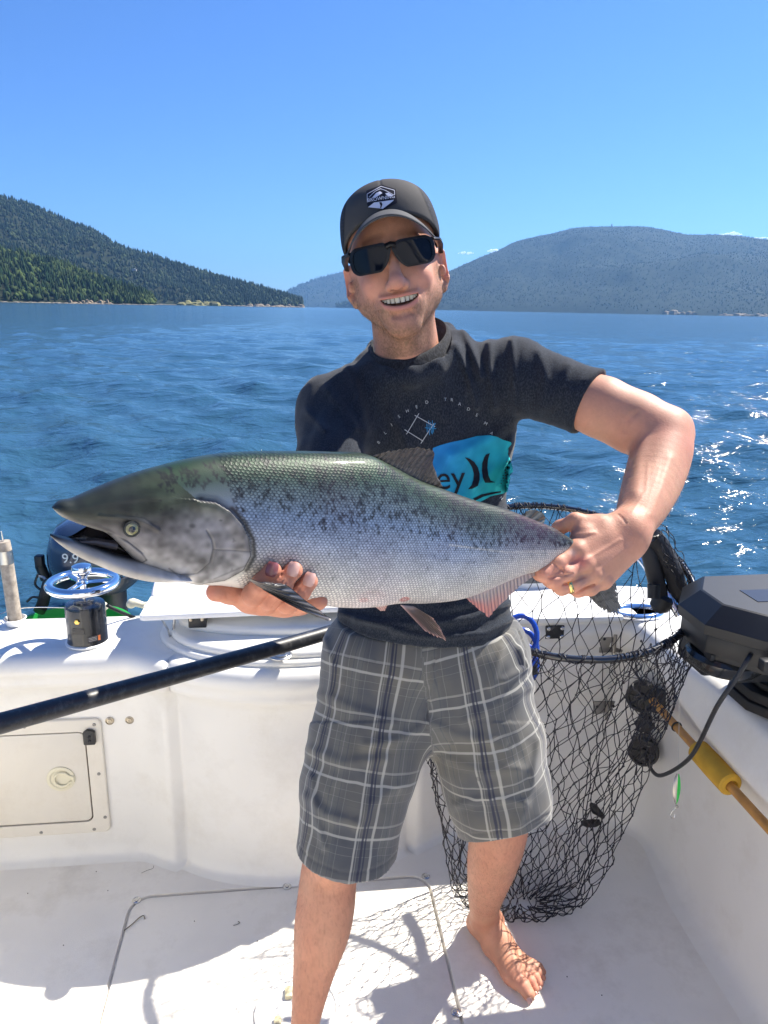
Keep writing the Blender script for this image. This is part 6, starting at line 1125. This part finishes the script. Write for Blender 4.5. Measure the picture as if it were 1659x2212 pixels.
    # paddle under the lip
    a, b = B(1.018, 1.80, .476), B(1.018, .30, .470); t = thing('boat_hook', 'yellow wooden pole with a foam float, slung under the right gunwale', 'boat hook', b-UP*.02)
    MB().tube([a+(b-a)*k for k in np.linspace(0, 1, 14)], .0112, 16).build('shaft', mat('varnished_wood', (.50, .24, .050), .4, var=.25, vscale=25, coat=.3), t)
    ya, yb = 1.555, 1.402; p0, p1 = B(1.020, ya, .475), B(1.020, yb, .475); ax = nrm(p1-p0); L_ = np.linalg.norm(p1-p0); MB().lathe([(.014, 0), (.024, .001), (.0285, .006), (.0295, L_*.5), (.0285, L_-.006), (.024, L_-.001), (.015, L_), (.0125, L_-.006)], p0, ax, 30).build('foam_float', mat('yellow_foam', (.62, .36, .035), .75, var=.15, vscale=18, bump=.3, bscale=300), t)
    for yy in (1.66, 1.02, .6): MB().tube([B(1.018, yy, .476)+(BX*math.cos(q)+UP*math.sin(q))*.0125 for q in np.linspace(0, 2*np.pi, 16, endpoint=False)], .0028, 6, closed=True).build('clip', rub, t)
    # spoon lure on its line
    d = dep(B(1.0, 1.55, .4)); top = at(1465, 1668, d); t = thing('spoon_lure', 'green and silver spoon lure with a hook hanging from fishing line, right side', 'fishing lure', at(1455, 1770, d))
    G = []; G2 = []
    for k, s_ in enumerate(np.linspace(0, 1, 16)):
        w_ = .0095*math.sin(math.pi*min(1, s_*.93+.05))**.6; c = at(1465-4*s_, 1672+66*s_, d-.004*math.sin(s_*3)); G.append([c+CR*u*w_+FW*(.003*u*u) for u in np.linspace(-1, 1, 7)])
    G = np.array(G); MB().grid(G[:, :4]).build('silver_half', mat('lure_silver', (.50, .46, .42), .25, .6), t); MB().grid(G[:, 3:]).build('green_half', mat('lure_green', (.05, .75, .12), .3), t); MB().grid(G[:, ::-1]+FW*.0012).build('spoon_back', mat('lure_silver'), t)
    MB().tube([at(1467, 1440, d-.03), at(1467, 1560, d-.01), top], .0005, 5).build('line', mat('fishing_line', (.6, .62, .6), .3), t)
    MB().lathe([(.004, -.002), (.0042, 0), (.003, .003)], at(1462, 1742, d), UP, 12).build('bead', mat('clear_bead', (.5, .48, .42), .2), t)
    MB().tube([at(x, y, d) for x, y in ((1460, 1745), (1452, 1752), (1448, 1760), (1450, 1767), (1456, 1767), (1458, 1760))], .0011, 6).build('hook', steel, t)
    # fender, tote and drain plug seen through the net
    c = B(.60, 2.34, .02); t = thing('fender', 'white cylindrical boat fender standing behind the transom door', 'fender', c)
    MB().lathe([(.05, 0), (.085, .03), (.09, .08), (.09, .66), (.082, .715), (.058, .745), (.024, .76), (.001, .762)], c, n=36).build('fender_body', mat('fender_vinyl', (.74, .73, .68), .45, var=.05, vscale=12), t); MB().tube([c+UP*.60+BX*.09, c+UP*.70+BX*.105, c+UP*.74+BX*.09], .009, 10).build('eyelet', mat('white_plastic'), t)
    c = B(.83, 2.32, .02); t = thing('tote', 'white moulded tote with a dark grip slot behind the transom door', 'tote', c)
    G = []
    for (z, w_, h_) in ((.0, .13, .09), (.60, .15, .10), (.66, .148, .10), (.70, .13, .09), (.73, .10, .07), (.745, .05, .035), (.748, .002, .002)): G.append([c+UP*z+BX*w_*np.sign(math.cos(a))*abs(math.cos(a))**.7+BY*h_*np.sign(math.sin(a))*abs(math.sin(a))**.7 for a in np.linspace(0, 2*np.pi, 40, endpoint=False)])
    MB().grid(np.array(G), closed_v=True).build('tote_shell', mat('tote_plastic', (.76, .77, .78), .4), t, angle=None); MB().box(c-BY*.088-BX*.04+UP*.675, (.10, .03, .032), R3, bev=.008).build('grip_slot', mat('grey_grip', (.07, .075, .085), .5), t)
    c = B(.72, 2.32, .62); o = MB().tube([c-BX*.05+UP*.10, c-BX*.02+UP*.115, c+BX*.03+UP*.112, c+BX*.06+UP*.112], [.010, .008, .006, .005], 10).build('roller_pin', mat('white_plastic')); recenter(o); tag(o, 'small white pin bridging the fender and the tote', 'pin')
    c = onz(1285, 1762, .02); t = thing('drain_plug', 'black rubber drain plug with a lime tag at the foot of the right corner', 'drain plug', c*np.array([1, 1, 0]))
    MB().lathe([(.030, 0), (.034, .006), (.028, .014), (.01, .016)], c-UP*.02+BX*-.02, UP, 24, sx=1.2).build('base', rub, t); MB().tube([c+BX*-.02+UP*.045+BY*.02, c+UP*.02, c+BX*.025-BY*.01], [.010, .014, .007], 12).build('stopper', rub, t)
    for a in range(5): MB().tube([c+BX*-.024+UP*.045+BY*.02, c+BX*-.024+BY*.02+UP*(.045+.016*math.sin(a*1.1+.4))+BX*.016*math.cos(a*1.25)], .0022, 5).build('tag_strand', mat('lime_yarn', (.45, .85, .03), .6), t)
    # blue hose
    t = thing('hose', 'bright blue coiled washdown hose hanging left of the net hoop', 'hose', at(1130, 1450, 1.78)); pts = []
    for k in range(3):
        for a in np.linspace(-2.0, 3.6, 22): pts.append(at(1126+34*math.cos(-a)*(1 if k < 3 else .9), 1374+30*k-44*math.sin(a), 1.77+.02*k+.012*math.sin(a)))
    MB().tube(pts+[at(1150, 1440, 1.80)], .0066, 10).build('hose_coil', mat('blue_vinyl', (.012, .065, .42), .25, coat=.4), t); MB().tube([at(1150, 1432, 1.80), at(1153, 1455, 1.80)], .011, 12).build('fitting', rub, t)
    # rod holder, foam-wrapped, clamped on a steel tube
    d = 1.93; t = thing('rod_holder', 'black foam-wrapped rod holder clamped to a steel rail at the right corner', 'rod holder', at(1440, 1330, d+.05))
    MB().tube(smooth_path([at(1409, 1158, d-.02), at(1428, 1182, d-.01), at(1452, 1232, d), at(1470, 1285, d+.02), at(1478, 1310, d+.03)], 20), .0245, 18).build('holder_tube', mat('foam_black', (.022, .022, .024), .6, bump=.3, bscale=200), t)
    MB().tube(smooth_path([at(1393, 1170, d), at(1404, 1200, d), at(1414, 1240, d+.01), at(1424, 1285, d+.02)], 16), [.022]*16, 14).build('holder_back', mat('foam_black'), t)
    MB().tube([at(1402, 1150, d-.02)+(CR*math.cos(a)*.026+CU*math.sin(a)*.012+FW*math.sin(a)*.022) for a in np.linspace(0, 2*np.pi, 24, endpoint=False)], .004, 8, closed=True).build('mouth_ring', mat('black_plastic'), t)
    MB().tube(smooth_path([at(1350, 1180, 2.15), at(1385, 1206, 2.08), at(1410, 1240, 2.0), at(1435, 1272, 1.96), at(1470, 1330, 1.93)], 20), .0135, 16).build('steel_rail', chrome, t)
    MB().tube([at(1412, 1262, d-.02), at(1412, 1292, d-.02)], .016, 12).build('clamp_knob', rub, t); MB().lathe([(.012, -.03), (.026, -.018), (.028, .010), (.020, .02)], at(1430, 1300, d+.02), nrm(UP+BX*.4), 20).build('clamp', rub, t)
    MB().tube(smooth_path([at(1412, 1150, d-.02), at(1420, 1132, d-.02), at(1440, 1140, d), at(1446, 1158, d)], 16), .0012, 6).build('loose_cord', rub, t)
def build_debris():
    br = mat('weed_brown', (.06, .045, .03), .8)
    for pts, r_, lab in (([(268, 2010), (286, 1996), (300, 1983), (310, 1978), (313, 1985)], .0012, 'dark curled scrap of weed on the floor hatch'), ([(504, 1999), (512, 1997), (518, 1993), (514, 1990)], .0008, 'tiny curved fibre in the middle of the hatch'), ([(305, 1886), (318, 1880), (330, 1876), (332, 1870)], .0005, 'faint pale hair by the foot of the pod')):
        o = MB().tube(smooth_path([onz(x, y, .0018) for x, y in pts], 14), r_, 6).build('weed_scrap', br); recenter(o); tag(o, lab, 'debris')
    mb = MB()
    for (x, y) in ((137, 2042), (208, 1883), (233, 1924), (347, 1839), (504, 1882), (556, 2033), (1480, 1830), (1300, 2150), (1225, 2110), (60, 1930), (420, 1990)): mb.lathe([(.0016, 0), (.0012, .0012), (.0003, .0014)], onz(x, y, .0003), UP, 6)
    o = mb.build('grit', br); tag(o, 'scattered dark specks of grit on the floor', 'grit', kind='stuff')
# ------------------------------------------------------------------ landing net
def build_net():
    blk = mat('net_frame_black', (.010, .010, .012), .18, coat=.8); cord = mat('net_cord', (.010, .009, .014), .6)
    hp = onz(560, 1560, 0); net = thing('landing_net', 'large black landing net, hoop at the right and long handle running left past the shorts', 'landing net', np.array([.40, 1.62, 0]))
    HCx, HCy, RX, RY = .452, 1.785, .338, .275
    def hoop(ph):
        x, y = HCx+RX*np.cos(ph), HCy+RY*np.sin(ph); z = .905+.105*np.sin(ph)-.018*np.cos(ph)*.5; return np.stack([x, y, z], -1)
    ph = np.linspace(0, 2*np.pi, 96, endpoint=False); MB().tube(hoop(ph), .0085, 12, closed=True).build('hoop', blk, net)
    j = hoop(np.array([math.radians(198)]))[0]; h0 = at(700, 1369, 1.64); h1 = at(0, 1563, 1.105); h2 = h1+(h1-h0)*.35
    MB().tube(smooth_path([j, j*.5+h0*.5, h0, h1, h2], 30), np.r_[np.linspace(.012, .0158, 10), np.full(20, .0160)], 20).build('handle', mat('black_anodised', (.011, .012, .015), .42, coat=.1, var=.3, vscale=25, dirt=(.12, .12, .12, .5), dscale=60), net)
    MB().tube([j-np.array([.0, .0, 0]), hoop(np.array([math.radians(180)]))[0]], .011, 10).build('yoke', blk, net); MB().tube([j, hoop(np.array([math.radians(216)]))[0]], .011, 10).build('yoke', blk, net)
    # bag: diamond mesh between gathered rows
    nc, nr = 39, 28; r = np.random.default_rng(8)
    def S(phi, t):
        h = hoop(phi); T = lambda pts: np.interp(t, *np.array(pts, float).T)
        xl = T([(0, HCx-RX), (.12, .14), (.45, .125), (.7, .19), (.86, .215), (1, .33)]); xr = T([(0, HCx+RX), (.10, .80), (.25, .73), (.5, .655), (.75, .600), (.88, .56), (1, .44)])
        yn = T([(0, HCy-RY), (.15, 1.53), (.5, 1.535), (.85, 1.575), (.93, 1.585), (1, 1.62)]); yf = T([(0, HCy+RY), (.12, 1.93), (.22, 1.86), (.6, 1.80), (.86, 1.79), (1, 1.66)])
        c, s = np.cos(phi), np.sin(phi); fold = 1+.07*np.sin(phi*5+1.5+2.2*t)*np.clip(t*4, 0, 1)*np.clip((1.0-t)*4, 0, 1)+.04*np.sin(phi*11-3*t+.6)*np.clip(t*5, 0, 1)*np.clip((1-t)*5, 0, 1)
        x = (xl+xr)/2+(xr-xl)/2*c*fold; y = (yn+yf)/2+(yf-yn)/2*s*fold
        zz = T([(0, 0), (.86, 1.0), (1, 1.0)]); z = h[..., 2]*(1-zz)+.012*zz; z = z+.012*np.sin(phi*3+9*t)*np.clip(t*5, 0, 1)*(1-zz)+np.abs(.010*np.sin(phi*7)*(t > .86))
        P = np.stack([x, y, z], -1); Pb = tb(P); lim = np.where(P[..., 2] < .72, 1.80, 9.); Pb[..., 1] = np.minimum(Pb[..., 1], lim); return fb(Pb)
    I, J = np.meshgrid(np.arange(nr+1), np.arange(nc), indexing='ij')
    phi = (J+.5*(I % 2))/nc*2*np.pi; tt = (I/nr)**1.0
    jt = r.normal(size=phi.shape)*.022*(tt > .05); phi = phi+jt+.35*np.sin(phi*2+1)*np.clip(tt*2, 0, 1)*.4; N = S(phi, np.clip(tt+r.normal(size=tt.shape)*.004*(tt > .02), 0, 1)); N += r.normal(size=N.shape)*.003*(tt > .05)[..., None]
    A, Bq = [], []
    for i in range(nr):
        for s_ in (0, 1):
            j2 = (np.arange(nc)+(s_ if i % 2 else s_-1)) % nc; A.append(N[i]); Bq.append(N[i+1][j2])
    A, Bq = np.concatenate(A), np.concatenate(Bq); L_ = np.linalg.norm(Bq-A, axis=1); D = (Bq-A)/L_[:, None]; u = np.cross(D, np.array([.3, .8, .5])); u /= np.linalg.norm(u, axis=1)[:, None]+1e-9; v = np.cross(D, u)
    sag = (r.normal(size=(len(A), 1))*.0022*u+r.normal(size=(len(A), 1))*.0022*v+np.array([0, 0, -.0012])); V = []; rad = .0013
    for f in (0, .33, .67, 1):
        c = A+(Bq-A)*f+sag*4*f*(1-f)
        for a in (0, 1, 2, 3): V.append(c+rad*(u*math.cos(a*np.pi/2)+v*math.sin(a*np.pi/2)))
    V = np.stack(V, 1); n = len(V); q = np.array([[k*4+a, k*4+(a+1) % 4, k*4+4+(a+1) % 4, k*4+4+a] for k in range(3) for a in range(4)]); Q = (np.arange(n)[:, None, None]*16+q[None]).reshape(-1, 4)
    K = N[1:].reshape(-1, 3); ks = .0028*(1+.25*r.normal(size=(len(K), 1, 1))); od = np.array([[1, 0, 0], [0, 1, 0], [-1, 0, 0], [0, -1, 0], [.2, .1, 1.1], [-.1, .2, -1.1]]); KV = K[:, None]+od[None]*ks
    kq = np.array([[0, 1, 4, 4], [1, 2, 4, 4], [2, 3, 4, 4], [3, 0, 4, 4], [1, 0, 5, 5], [2, 1, 5, 5], [3, 2, 5, 5], [0, 3, 5, 5]])
    o = link('netting', mkmesh('netting', V.reshape(-1, 3), Q, cord, smooth=False), net); tag(o, kind='stuff')
    tri = kq[:, :3]; T3 = (np.arange(len(K))[:, None, None]*6+tri[None]).reshape(-1, 3); o = link('knots', mkmesh('knots', KV.reshape(-1, 3), T3, cord, smooth=False), net); tag(o, kind='stuff')
    # lashings round the hoop
    mb = MB()
    for k in range(150):
        p_ = r.random()*2*np.pi; c = hoop(np.array([p_]))[0]; c2 = hoop(np.array([p_+.03]))[0]; tdir = nrm(c2-c); e1 = nrm(np.cross(tdir, UP)); e2 = np.cross(tdir, e1); sl = r.normal()*.006
        mb.tube([c+e1*math.cos(a)*.0102+e2*math.sin(a)*.0102+tdir*sl*math.sin(a) for a in np.linspace(0, 2*np.pi, 9, endpoint=False)], .0011, 4, closed=True)
        if k < 110: mb.tube(smooth_path([c+e2*-.010, c-UP*.03+tdir*r.normal()*.02, c-UP*(.05+.05*r.random())+tdir*r.normal()*.03+e1*r.normal()*.01], 6), .0010, 4)
    o = mb.build('lashings', cord, net, smooth=False); tag(o, kind='stuff')
    # slack netting thrown over the rod holder and down the right side
    P0 = [at(1404, 1158, 1.90), at(1440, 1150, 1.90), at(1470, 1200, 1.90), at(1488, 1262, 1.90)]; mb = MB(); g = []
    for i in range(9):
        row = []
        for jx in range(5):
            f = (jx+.5*(i % 2))/4.5; x = 1402+42*f+i*9.5; y = 1150+i*18-f*10+4*math.sin(i*2+jx); row.append(at(x, y, 1.905-.03*math.sin(f*math.pi)))
        g.append(row)
    for i in range(8):
        for jx in range(5):
            for s_ in (0, 1):
                j2 = jx+(s_ if i % 2 else s_-1)
                if 0 <= j2 < 5: mb.tube(smooth_path([g[i][jx], (g[i][jx]+g[i+1][j2])/2+r.normal(size=3)*.003, g[i+1][j2]], 5), .0011, 4)
    g = []
    for i in range(13):
        row = []
        for jx in range(6):
            f = (jx+.5*(i % 2))/5.5; x = 1385+115*f-(i*2.5)*f-i*3; y = 1385+i*17+14*math.sin(f*3); row.append(at(x, y, 1.62+.10*f+.02*r.normal()))
        g.append(row)
    for i in range(12):
        for jx in range(6):
            for s_ in (0, 1):
                j2 = jx+(s_ if i % 2 else s_-1)
                if 0 <= j2 < 6: mb.tube(smooth_path([g[i][jx], (g[i][jx]+g[i+1][j2])/2+r.normal(size=3)*.0035, g[i+1][j2]], 5), .0011, 4)
            mb.lathe([(.0022, -.002), (.0026, 0), (.001, .003)], g[i][jx], UP, 5)
    o = mb.build('slack_netting', cord, net, smooth=False); tag(o, kind='stuff')
HAZE_D=6.2e-5
def build_haze():
    m_ = bpy.data.materials.new('haze'); m_.use_nodes = True; n = m_.node_tree.nodes; n.remove(n['Principled BSDF']); v = n.new('ShaderNodeVolumePrincipled')
    v.inputs['Color'].default_value = (.26, .55, 1, 1); v.inputs['Density'].default_value = HAZE_D; v.inputs['Anisotropy'].default_value = .3
    m_.node_tree.links.new(v.outputs[0], n['Material Output'].inputs['Volume'])
    o = MB().box((0, 5500, 448), (24000, 19000, 902)).build('haze', m_, smooth=False); tag(o, 'pale blue air haze in front of the far hills', 'haze', kind='stuff')
build_water(); build_hills(); build_haze(); build_boat(); build_left(); build_right(); build_debris(); build_fish(); build_net(); build_man()
